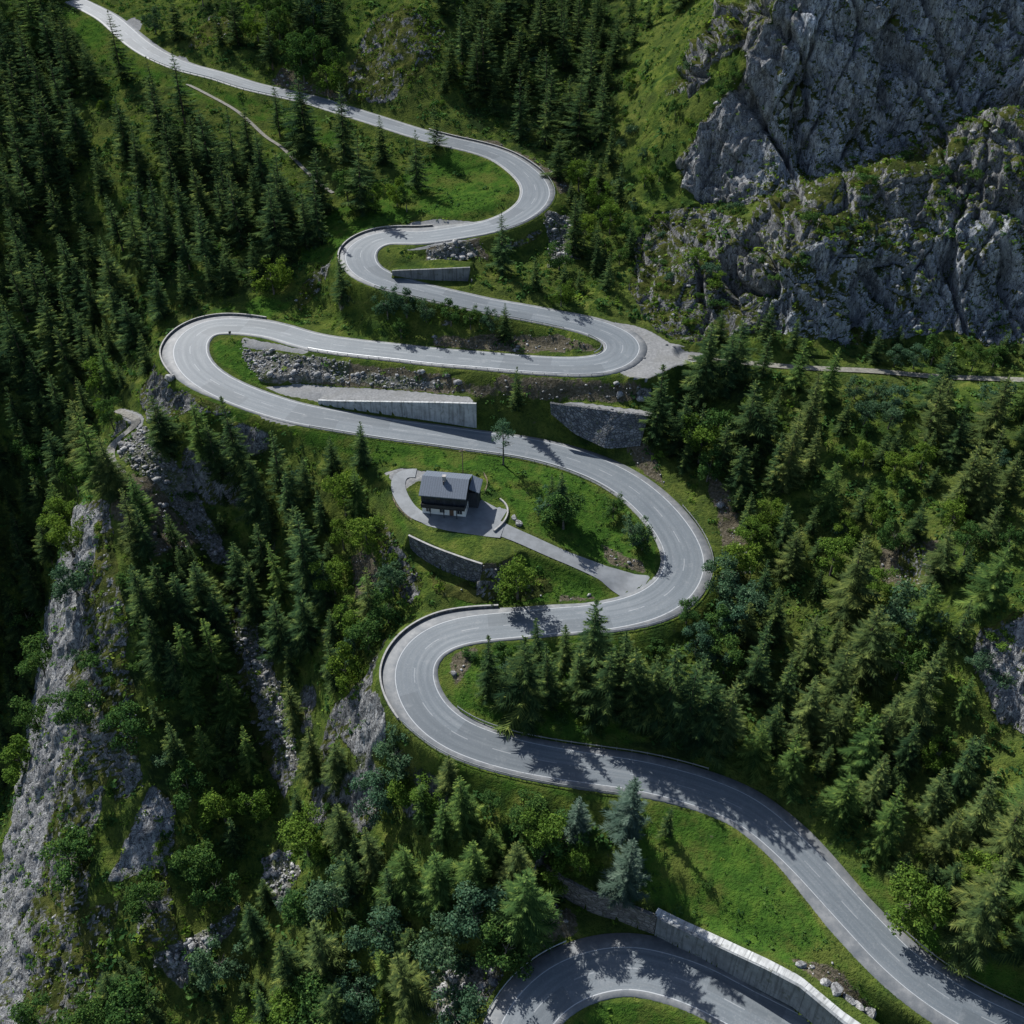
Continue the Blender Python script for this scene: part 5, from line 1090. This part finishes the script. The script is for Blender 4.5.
BROADL = [ # top px, py, px height, leaf, tree?
 (270,45,38,'broad'),(290,30,38,'broad'),(310,20,40,'broad'),(330,35,38,'broad'),(325,60,34,'bright'),(285,60,36,'bright'),(300,45,36,'broad'),(275,5,36,'broad'),(150,5,26,'cool'),(155,25,24,'cool'),
 (612,200,34,'bright'),(600,175,34,'bright'),(580,160,30,'bright'),(632,215,26,'broad'),(560,240,30,'broad'),(575,285,28,'bright'),(562,278,28,'bright'),(585,215,30,'bright'),
 (385,284,34,'cool'),(405,290,26,'cool'),(425,295,26,'cool'),(450,300,26,'broad'),(470,305,24,'broad'),(490,308,22,'cool'),(268,256,38,'bright'),(400,320,18,'broad'),(345,170,34,'broad'),(372,180,30,'bright'),(395,175,30,'bright'),(405,185,26,'broad'),
 (340,470,46,'bright'),(365,520,34,'bright'),(340,520,30,'bright'),(390,560,36,'cool'),(385,590,34,'broad'),(350,600,34,'bright'),(340,645,46,'bright'),(365,620,30,'broad'),(330,560,36,'bright'),
 (395,735,32,'cool'),(372,775,40,'cool'),(405,780,28,'bright'),(425,785,26,'bright'),(475,895,36,'cool'),(375,908,40,'cool'),(440,932,40,'cool'),(506,932,30,'broad'),(325,860,50,'cool'),(300,815,40,'bright'),(350,960,46,'cool'),(455,1000,30,'cool'),(300,890,36,'broad'),(310,980,40,'broad'),(280,1000,36,'bright'),(545,815,34,'bright'),(550,855,28,'bright'),(582,852,22,'bright'),(560,820,34,'broad'),(530,800,28,'broad'),
 (60,838,34,'broad'),(135,868,40,'broad'),(210,940,36,'cool'),(110,980,42,'broad'),(75,1000,34,'broad'),(215,785,36,'bright'),(245,775,42,'bright'),(205,858,42,'broad'),(190,845,36,'broad'),(250,1000,34,'bright'),(25,1000,34,'broad'),(70,690,36,'broad'),(120,710,36,'broad'),(180,770,30,'broad'),
 (552,485,34,'cool'),(581,520,34,'cool'),(636,515,30,'cool'),(615,495,24,'broad'),(518,555,46,'bright'),(565,490,40,'broad'),(645,525,26,'broad'),
 (720,410,44,'broad'),(705,420,44,'bright'),(712,448,34,'broad'),(745,540,40,'bright'),(738,600,36,'cool'),(725,560,34,'cool'),(745,585,40,'cool'),(720,610,34,'broad'),(700,625,30,'cool'),(730,640,34,'broad'),(755,520,30,'bright'),(775,500,30,'bright'),(690,600,24,'broad'),(715,640,30,'cool'),
 (860,375,24,'cool'),(880,380,24,'cool'),(900,385,26,'cool'),(870,400,26,'cool'),(895,405,24,'cool'),(1005,378,38,'cool'),(940,335,30,'broad'),(960,340,28,'bright'),(980,345,26,'broad'),(900,345,22,'cool'),(1000,345,22,'broad'),(920,345,24,'cool'),
 (925,585,52,'cool'),(910,640,40,'broad'),(885,570,30,'bright'),(840,540,36,'bright'),(960,500,30,'bright'),(975,525,30,'broad'),(850,520,26,'bright'),(900,520,30,'broad'),(870,440,26,'bright'),(900,455,28,'bright'),(880,495,30,'bright'),(930,440,30,'bright'),(870,715,24,'bright'),(945,740,26,'bright'),(920,885,34,'bright'),(952,895,32,'bright'),(990,860,30,'bright'),
 (65,455,40,'broad'),(20,425,36,'broad'),(35,445,34,'broad'),(55,500,36,'bright'),(60,520,34,'bright'),(20,600,30,'broad'),(65,560,40,'cool'),(30,640,36,'broad'),(25,700,34,'broad'),(10,745,30,'bright'),(95,360,30,'bright'),(105,400,30,'broad'),
]
SHRUBS_PX = [((560,150),(700,60),(760,20),(700,180),(640,250),(590,290),(570,210)),((640,220),(740,210),(740,320),(690,330),(640,300)),((740,190),(1000,130),(1024,200),(900,240),(760,300)),((690,390),(1024,400),(1024,560),(820,560),(700,480)),((700,540),(770,520),(770,700),(700,690)),((440,120),(560,140),(560,60),(440,60)),((100,150),(180,250),(140,300),(60,240)),((90,880),(60,600),(130,520),(190,900)),((300,800),(500,780),(540,860),(420,1000),(260,1000)),((330,520),(400,560),(380,680),(320,700)),((150,440),(230,560),(260,720),(220,560)),((480,645),(680,645),(690,740),(560,730)),((830,540),(1000,560),(1000,760),(860,760))]
# ------------------------------------------------------------------ planting
PLACED = []     # (x, y, radius)
ITEMS = []      # dict per plant
RPXY = np.stack([RPX, RPY], 1)
def free(x, y, rad, road=1.2):
    if hsample(np.array([x]), np.array([y]), ROADDIST)[0] < road: return False
    hx, hy = x-hp[0], y-(hp[1]+3)
    if abs(hx) < 9.5 and abs(hy) < 7.5: return False
    for a, b, r in PLACED:
        if (a-x)**2+(b-y)**2 < (.5*(r+rad))**2: return False
    return True
def covers_road(bx, by, tx, ty):
    for f in (.25, .5, .75, 1.0):
        x = bx+(tx-bx)*f; y = by+(ty-by)*f
        if np.min(np.hypot(RPX-x, RPY-y)) < 15: return True
        if 395 < x < 505 and 455 < y < 545: return True
    return False
def add(P, h, fam, leaf):
    bx, by, _ = project(P[None]); ITEMS.append(dict(P=P, h=h, fam=fam, leaf=leaf, px=float(bx[0]), py=float(by[0]))); PLACED.append((P[0], P[1], h*(.34 if fam == 'spruce' else .5)))
T_ = np.array([t[:3] for t in TREES], float); PP, HH, ok = march(T_[:, 0], T_[:, 1], T_[:, 2])
rej = 0
for t, P, h, k in zip(TREES, PP, HH, ok):
    h = min(max(h*(1.14 if t[0] < 345 and t[1] < 450 else 1), 5), 30 if t[1] < 560 else 24)
    if not k or hsample(P[:1], P[1:2], ROADDIST)[0] < .6: rej += 1; print('tree on road', t); continue
    add(P, h, 'spruce', t[3])
T_ = np.array([t[:3] for t in BROADL], float); PP, HH, ok = march(T_[:, 0], T_[:, 1], T_[:, 2])
for t, P, h, k in zip(BROADL, PP, HH, ok):
    if not k or hsample(P[:1], P[1:2], ROADDIST)[0] < .5: print('broadleaf on road', t); continue
    add(P, min(max(h, 3), 13), 'broadleaf', t[3])
pine_top = march([503], [417], [49]); add(pine_top[0][0], float(pine_top[1][0]), 'pine', 'cool')
OUTCROP = [(950,610),(1040,590),(1040,830),(975,800)]
CLEARING = [(60,120),(100,95),(140,105),(160,190),(140,250),(95,255),(70,225),(85,180)]
FILL = [ # polygon
 ([(-160,40),(0,60),(0,760),(-160,760)], 170, ['dark']*5+['pale'], (14,23), 5.2),
 ([(560,130),(640,40),(720,-20),(630,-25),(600,60)], 26, ['dark','dark','pale'], (10,18), 6),
 ([(555,200),(600,150),(650,160),(640,250),(600,300),(560,290),(545,240)], 30, ['dark','pale'], (7,15), 5),
 ([(700,320),(760,330),(900,340),(1024,350),(1024,372),(760,362),(705,348)], 18, ['dark','brown','pale'], (5,11), 5),
 ([(0,60),(60,60),(110,80),(190,120),(330,215),(330,235),(280,285),(200,296),(150,325),(135,380),(85,440),(60,500),(30,620),(0,700)], 520, ['dark']*8+['pale'], (15,25), 4.3),
 ([(0,450),(66,480),(48,620),(30,700),(5,780),(0,800)], 90, ['dark'], (10,18), 4.5),
 ([(-10,-25),(70,-10),(112,55),(112,85),(0,85)], 70, ['dark']*5+['pale'], (15,24), 5.0),
 ([(440,-20),(630,-20),(630,60),(600,140),(560,150),(480,120),(440,90)], 110, ['dark'], (15,23), 5.0),
 ([(690,400),(760,395),(1024,405),(1250,420),(1250,1100),(1024,1000),(900,905),(800,800),(740,765),(715,700),(745,620),(725,520)], 520, ['brown']*3+['dark']*4+['pale']*3, (12,22), 5.0),
 ([(230,430),(350,440),(370,520),(320,600),(370,640),(330,700),(300,720),(250,620),(210,510)], 90, ['dark']*3+['pale'], (10,18), 5.2),
 ([(290,770),(440,770),(520,800),(530,870),(490,960),(470,1010),(400,1040),(240,1040),(260,910)], 190, ['dark','brown','pale','dark'], (9,16), 4.6),
 ([(130,500),(190,540),(225,640),(255,760),(235,860),(150,740),(130,600)], 90, ['dark','dark','pale'], (9,17), 4.8),
 ([(0,1000),(60,960),(230,960),(260,1040),(0,1040)], 30, ['dark','brown'], (7,12), 5),
 ([(560,640),(650,645),(700,700),(690,765),(600,735)], 40, ['dark'], (13,19), 4.6),
]
for poly, n, hh in [([(740,400),(1000,400),(1010,560),(840,560),(760,500)], 24, (3, 6.5)), ([(760,560),(1000,580),(1000,760),(880,760),(800,660)], 14, (3, 6)), ([(560,150),(640,70),(690,100),(650,260),(590,300),(570,210)], 34, (3, 7)), ([(200,440),(380,440),(380,640),(330,720),(270,620)], 26, (3, 6.5)), ([(270,780),(520,800),(480,960),(260,1010)], 14, (3, 6)), ([(150,340),(100,360),(60,460),(110,470),(150,400)], 14, (3, 7)), ([(175,-20),(340,-20),(345,50),(300,72),(240,50),(205,10)], 60, (8, 14)), ([(60,120),(100,95),(140,105),(160,190),(140,250),(95,255),(70,225),(85,180)], 14, (3.5, 6))]:
    A = np.array(poly); x = RNG.uniform(A[:, 0].min(), A[:, 0].max(), n); y = RNG.uniform(A[:, 1].min(), A[:, 1].max(), n); m = inpoly(x, y, poly); PP, _, ok = march(x[m], y[m])
    for P, k in zip(PP, ok):
        h = RNG.uniform(*hh)
        if k and free(P[0], P[1], h*.38, 2.5): add(P, h, 'broadleaf', ['broad', 'bright', 'broad', 'cool'][int(RNG.integers(4))])
NS = sum(1 for i in ITEMS if i['fam'] == 'spruce')
for poly, n, kinds, (h0, h1), sp in FILL:
    A = np.array(poly); x = RNG.uniform(A[:, 0].min(), A[:, 0].max(), n*3); y = RNG.uniform(A[:, 1].min(), A[:, 1].max(), n*3); m = inpoly(x, y, poly); x, y = x[m][:n], y[m][:n]
    PP, _, ok = march(x, y)
    for P, k in zip(PP, ok):
        if not k: continue
        h = RNG.uniform(h0, h1)*(1 if RNG.random() < .72 else RNG.uniform(.4, .75)); w = h*.34
        if inpoly(np.array([project(P[None])[0][0]]), np.array([project(P[None])[1][0]]), CLEARING)[0]: continue
        if inpoly(np.array([project(P[None])[0][0]]), np.array([project(P[None])[1][0]]), OUTCROP)[0]: continue
        if not free(P[0], P[1], w*1.05, 2.2) or hsample(P[:1], P[1:2], MASK['lush'])[0] > .5 or hsample(P[:1], P[1:2], MASK['rock'])[0] > .6 or hsample(P[:1], P[1:2], MASK['rubble'])[0] > .25: continue
        bx, by, _ = project(P[None]); tx, ty, _ = project((P+np.array([0, 0, h]))[None])
        if covers_road(bx[0], by[0], tx[0], ty[0]): continue
        add(P, h, 'spruce', kinds[int(RNG.integers(len(kinds)))])
# shrubs
for poly in SHRUBS_PX:
    A = np.array(poly); x = RNG.uniform(A[:, 0].min(), A[:, 0].max(), 60); y = RNG.uniform(A[:, 1].min(), A[:, 1].max(), 60); m = inpoly(x, y, poly); x, y = x[m][:19], y[m][:19]
    PP, _, ok = march(x, y)
    for P, k in zip(PP, ok):
        if k and free(P[0], P[1], 1.5, 1.5): add(P, RNG.uniform(1.6, 3.4), 'shrub', ['broad', 'bright', 'cool', 'broad'][int(RNG.integers(4))])
for x, y in [(640,905),(706,885),(812,985),(770,960),(560,895),(392,300),(415,303),(438,308),(462,313),(480,316),(505,545),(497,540),(484,540),(476,492),(411,500),(409,508),(530,640),(500,690),(560,720),(600,735),(470,655)]:
    P, _, _ = march([x], [y])
    if free(P[0][0], P[0][1], .5, .4): add(P[0], RNG.uniform(1.2, 2.4), 'shrub', 'broad')

# at most 300 spruces stay individuals (the ones that show largest); the few left over become one thicket
def shown(i): return i['h']/project(i['P'][None])[2][0]*(1 if -20 < i['px'] < 1044 and i['py'] < 1100 else .2)
sp = sorted([i for i in ITEMS if i['fam'] == 'spruce'], key=shown, reverse=True); KEEP = sp[:300]; REST = sp[300:]
print('spruces', len(sp), 'broadleaf', sum(i['fam'] == 'broadleaf' for i in ITEMS), 'shrubs', sum(i['fam'] == 'shrub' for i in ITEMS))
keep = set(id(i) for i in KEEP)

LAND = [(30,30,'in the top left corner'),(130,80,'just left of the topmost road'),(20,170,'at the left edge level with the dirt track'),(110,180,'on the slope left of the dirt track'),(200,180,'below the thin dirt track'),(300,190,'at the lower end of the dirt track'),(40,290,'at the left edge level with the leftmost hairpin'),(120,320,'just left of the leftmost hairpin'),(210,275,'just above the leftmost hairpin'),(50,430,'at the left edge above the gorge'),(40,560,'in the gorge at the left edge'),(110,500,'at the head of the rocky spur'),(170,600,'in the shade right of the rocky spur'),(90,700,'on the grey face of the spur'),(200,710,'on the right flank of the spur'),(60,950,'in the bottom left corner'),(180,930,'below the cracked grey slab'),(300,30,'above the topmost road by the outcrop'),(320,130,'between the topmost road and the dirt track'),(430,160,'on the topmost curved meadow'),(480,70,'above the topmost bend'),(560,60,'at the top centre'),(620,120,'in the hollow left of the cliff'),(580,240,'below the topmost right hairpin'),(660,260,"at the cliff's left foot"),(850,220,'on the ledges of the cliff'),(440,310,'on the bank between upper zigzags'),(250,460,'below the leftmost hairpin'),(350,470,'left of the chalet'),(580,500,'on the meadow right of the chalet'),(530,580,'beside the drive to the chalet'),(350,580,'on the steep slope below the chalet'),(280,580,'beside the upper gully'),(300,720,'beside the lower gully'),(510,385,'at the end of the wedge wall'),(690,410,'just below the hairpin plaza'),(800,385,'just below the gravel path'),(960,400,'below the gravel path at the right edge'),(745,480,'uphill of the big right hairpin'),(730,590,'just outside the big right hairpin'),(520,690,'inside the wide middle left hairpin'),(650,710,'above the lower centre road'),(850,520,'in the middle of the right forest'),(980,540,'at the right edge above the pale rock'),(820,690,'above the lower right road'),(920,710,'left of the pale rock'),(980,850,'in the lower right corner'),(600,840,'between the two lowest roads'),(450,800,'below the wide middle left hairpin'),(350,880,'in the lower left woods'),(460,940,'left of the lowest bend'),(280,990,'at the bottom edge'),(900,340,'between the cliff foot and the gravel path'),(870,600,'in the lower middle of the right forest')]
LX = np.array([l[:2] for l in LAND], float)
KINDW = {('spruce','dark'):'dark green spruce',('spruce','pale'):'yellow-green spruce',('spruce','brown'):'olive-brown spruce',('spruce','blue'):'blue-grey spruce',('pine','cool'):'bare-stemmed pine',('broadleaf','broad'):'mid green broadleaf tree',('broadleaf','bright'):'bright green broadleaf tree',('broadleaf','cool'):'bluish green broadleaf tree',('shrub','broad'):'mid green shrub',('shrub','bright'):'bright green shrub',('shrub','cool'):'bluish green shrub'}
ORD = ['leftmost','second','third','fourth','fifth','sixth','seventh','eighth','ninth','tenth','eleventh','twelfth','thirteenth','fourteenth','fifteenth','sixteenth','seventeenth','eighteenth']
groups = {}
for it in ITEMS:
    if it['fam'] == 'spruce' and id(it) not in keep: continue
    k = int(np.argmin(np.hypot(LX[:, 0]-it['px'], LX[:, 1]-(it['py']-20)))); groups.setdefault((it['fam'], it['leaf'], k), []).append(it)
def plural(w): return w+'s' if not w.endswith('y') else w
for (fam, leaf, k), g in groups.items():
    w = KINDW[(fam, leaf)]; where = LAND[k][2]
    halves = [(g, '')]
    if len(g) > 9:
        s = sorted(g, key=lambda i: i['py']); c = len(s)//2; halves = [(s[:c], 'upper '), (s[c:], 'lower ')]
    for part, ud in halves:
        part.sort(key=lambda i: i['px']); n = len(part)
        for q, it in enumerate(part):
            if n == 1: lab = f'only {w} {where}'
            elif q == n-1: lab = f'rightmost of the {n} {ud}{plural(w)} {where}'
            elif q == 0: lab = f'leftmost of the {n} {ud}{plural(w)} {where}'
            else: lab = f'{ORD[q]} from left of the {ud}{plural(w)} {where}'
            lab = lab if len(lab.replace('-', ' ').split()) <= 16 else lab.replace(' of the ', ' of ').replace('broadleaf trees', 'broadleaves').replace('at the left edge level with', 'level with').replace('at the right edge above', 'above')
            it['label'] = lab; it['group'] = f'{plural(w)} {where}'
if True:
    for it in ITEMS:
        if it['fam'] == 'pine': it['label'] = 'tall bare-stemmed pine with layered crown on the grass edge above the chalet'; it['group'] = None
CATS = {'spruce': ('spruce_tree', 'spruce tree'), 'pine': ('pine_tree', 'pine tree'), 'broadleaf': ('broadleaf_tree', 'broadleaf tree'), 'shrub': ('shrub', 'shrub')}
for it in ITEMS:
    if 'label' not in it: continue
    fam, leaf, h, P = it['fam'], it['leaf'], it['h'], it['P']; nm, cat = CATS[fam]
    z = P[2]-.15
    r = empty(nm, (P[0], P[1], z), RNG.uniform(0, 6.28)); tag(r, it['label'], cat, it['group'])
    if fam == 'spruce':
        s = h/20.0; wv = RNG.uniform(.92, 1.28)*(1.15 if h < 12 else 1); r.scale = (s*wv, s*wv, s)
        v = int(RNG.integers(10)); r.rotation_euler = (RNG.normal()*.025, RNG.normal()*.025, RNG.uniform(0, 6.28)); obj('trunk', TRUNK, r); obj('crown', CROWN[(v, leaf)], r)
    elif fam == 'pine':
        s = h/16.0; r.scale = (s*1.1, s*1.1, s); obj('trunk', PTRUNK, r); obj('crown', PINE, r)
    elif fam == 'broadleaf':
        s = h/10.0; wv = RNG.uniform(.95, 1.25); r.scale = (s*wv, s*wv, s); v = int(RNG.integers(4)); obj('trunk', BTRUNK[v % 2], r); obj('crown', BROAD[(v, leaf)], r)
    else:
        s = h/2.4; wv = RNG.uniform(1, 1.4); r.scale = (s*wv, s*wv, s); v = int(RNG.integers(4)); obj('stems', STEMS, r); obj('foliage', SHRUB[(v, leaf)], r)
if REST:
    Vs = []; Ts = []; Cs = []; n = 0
    for it in REST:
        V, T, C = CONES[int(RNG.integers(10))]; s = it['h']/20; a = RNG.uniform(0, 6.3); R = np.array([[cos(a), -sin(a), 0], [sin(a), cos(a), 0], [0, 0, 1]])
        Vs.append((V*s)@R.T+it['P']); Ts.append(T+n); Cs.append(C); n += len(V)
    tag(obj('spruce_thicket', tri_mesh('spruce_thicket', np.vstack(Vs), np.vstack(Ts), np.concatenate(Cs), LEAF['dark'])), 'small far spruces in the gaps and along the edges of the forest', 'spruce thicket', None, 'stuff')

# ------------------------------------------------------------------ ground cover: low bushes, ferns, tufts nobody could count
def undergrowth(name, label, n, wmap, size, leaf, q):
    area = (np.gradient(XS)[None]*np.gradient(YS)[:, None]); vis = (VPX > -220) & (VPX < 1330) & (VPY > -60) & (VPY < 1120)
    w = (wmap*area).ravel()*core.ravel()*vis; idx = RNG.choice(len(w), n, p=w/w.sum())
    c0 = V3[idx]+np.stack([RNG.uniform(-.4, .4, n), RNG.uniform(-.4, .4, n), np.zeros(n)], 1); s = RNG.uniform(size[0], size[1], n)*(1+.8*(RNG.random(n) > .9))
    d = RNG.normal(size=(n, q, 3)); d /= np.linalg.norm(d, axis=2)[..., None]; d[..., 2] = np.abs(d[..., 2])
    p = c0[:, None]+d*s[:, None, None]*np.array([1, 1, .8])*(RNG.random((n, q, 1))**.4)
    nn = d*.5+RNG.normal(size=(n, q, 3))*.5+np.array([0, 0, .6]); nn /= np.linalg.norm(nn, axis=2)[..., None]
    u = np.cross(nn, RNG.normal(size=(n, q, 3))); u /= np.linalg.norm(u, axis=2)[..., None]+1e-9; v = np.cross(nn, u); L = (s[:, None]*RNG.uniform(.22, .48, (n, q)))[..., None]
    V = np.stack([p-u*L, p-v*L*.6, p+u*L, p+v*L*.6], 2).reshape(-1, 3); T = np.arange(len(V)).reshape(-1, 4)
    C = np.clip(np.repeat(.42+.17*RNG.normal(size=n), q)+RNG.normal(size=n*q)*.1, 0, 1)
    tag(obj(name, tri_mesh(name, V, T, C, LEAF[leaf])), label, 'undergrowth', None, 'stuff')
patch = smooth((fbm(V3*.06, 3)+.15)/.35).reshape(GX.shape); open_ = (1-.92*MASK['lush'])*(1-MASK['gravel'])*(1-.75*MASK['rock'])*(1-.6*MASK['rubble'])*smooth((ROADDIST-.8)/2)*(1-.5*MASK['dirt'])
undergrowth('green_undergrowth', 'mid green low bushes and ferns covering the forest floor', 15000, open_*(.25+patch), (.4, 1.3), 'broad', 14)
undergrowth('bright_undergrowth', 'bright green tufts and young bushes on sunny slopes', 9000, open_*(1.15-patch), (.3, 1.0), 'bright', 12)
undergrowth('ledge_tufts', 'olive tufts and dwarf bushes growing on rock ledges', 5200, MASK['rock']*(1-.8*MASK['bare'])*(.3+patch)*np.clip(NRM[:, 2].reshape(GX.shape)*1.5-.2, .05, 1), (.4, 1.1), 'bright', 10)
undergrowth('meadow_tufts', 'small grass tufts and weeds dotted over the meadows', 3200, MASK['lush']*(.2+patch)*smooth((ROADDIST-.6)/.6), (.2, .5), 'broad', 7)
# ------------------------------------------------------------------ camera, sun, sky
cam = bpy.data.cameras.new('camera'); cam.lens = 36.0; cam.sensor_width = 36.0; cam.sensor_fit = 'HORIZONTAL'; cam.clip_start = 1; cam.clip_end = 4000
co_ = bpy.data.objects.new('camera', cam); co_.location = (0, 0, CAMZ); co_.rotation_euler = (pi/2-PITCH, 0, 0); link(co_); scene.camera = co_
SE, SA = radians(41), radians(-35)
sd = np.array([sin(SA)*cos(SE), cos(SA)*cos(SE), sin(SE)])
from mathutils import Vector
sun = bpy.data.lights.new('sun', 'SUN'); sun.energy = 5.0; sun.angle = radians(.5); sun.color = (1.0, .975, .93)
so = bpy.data.objects.new('sun', sun); so.rotation_euler = Vector(tuple(sd)).to_track_quat('Z', 'Y').to_euler(); so.location = (-200, 300, 400); link(so)
w = bpy.data.worlds.new('World'); scene.world = w; w.use_nodes = True; nt = w.node_tree
bg = nt.nodes['Background']; sky = nt.nodes.new('ShaderNodeTexSky'); sky.sky_type = 'NISHITA'; sky.sun_disc = False; sky.sun_elevation = SE; sky.sun_rotation = SA
nt.links.new(sky.outputs[0], bg.inputs[0]); bg.inputs[1].default_value = .088
vs = scene.view_settings; vs.view_transform = 'Standard'; vs.look = 'None'; vs.gamma = 1; vs.exposure = 0.84
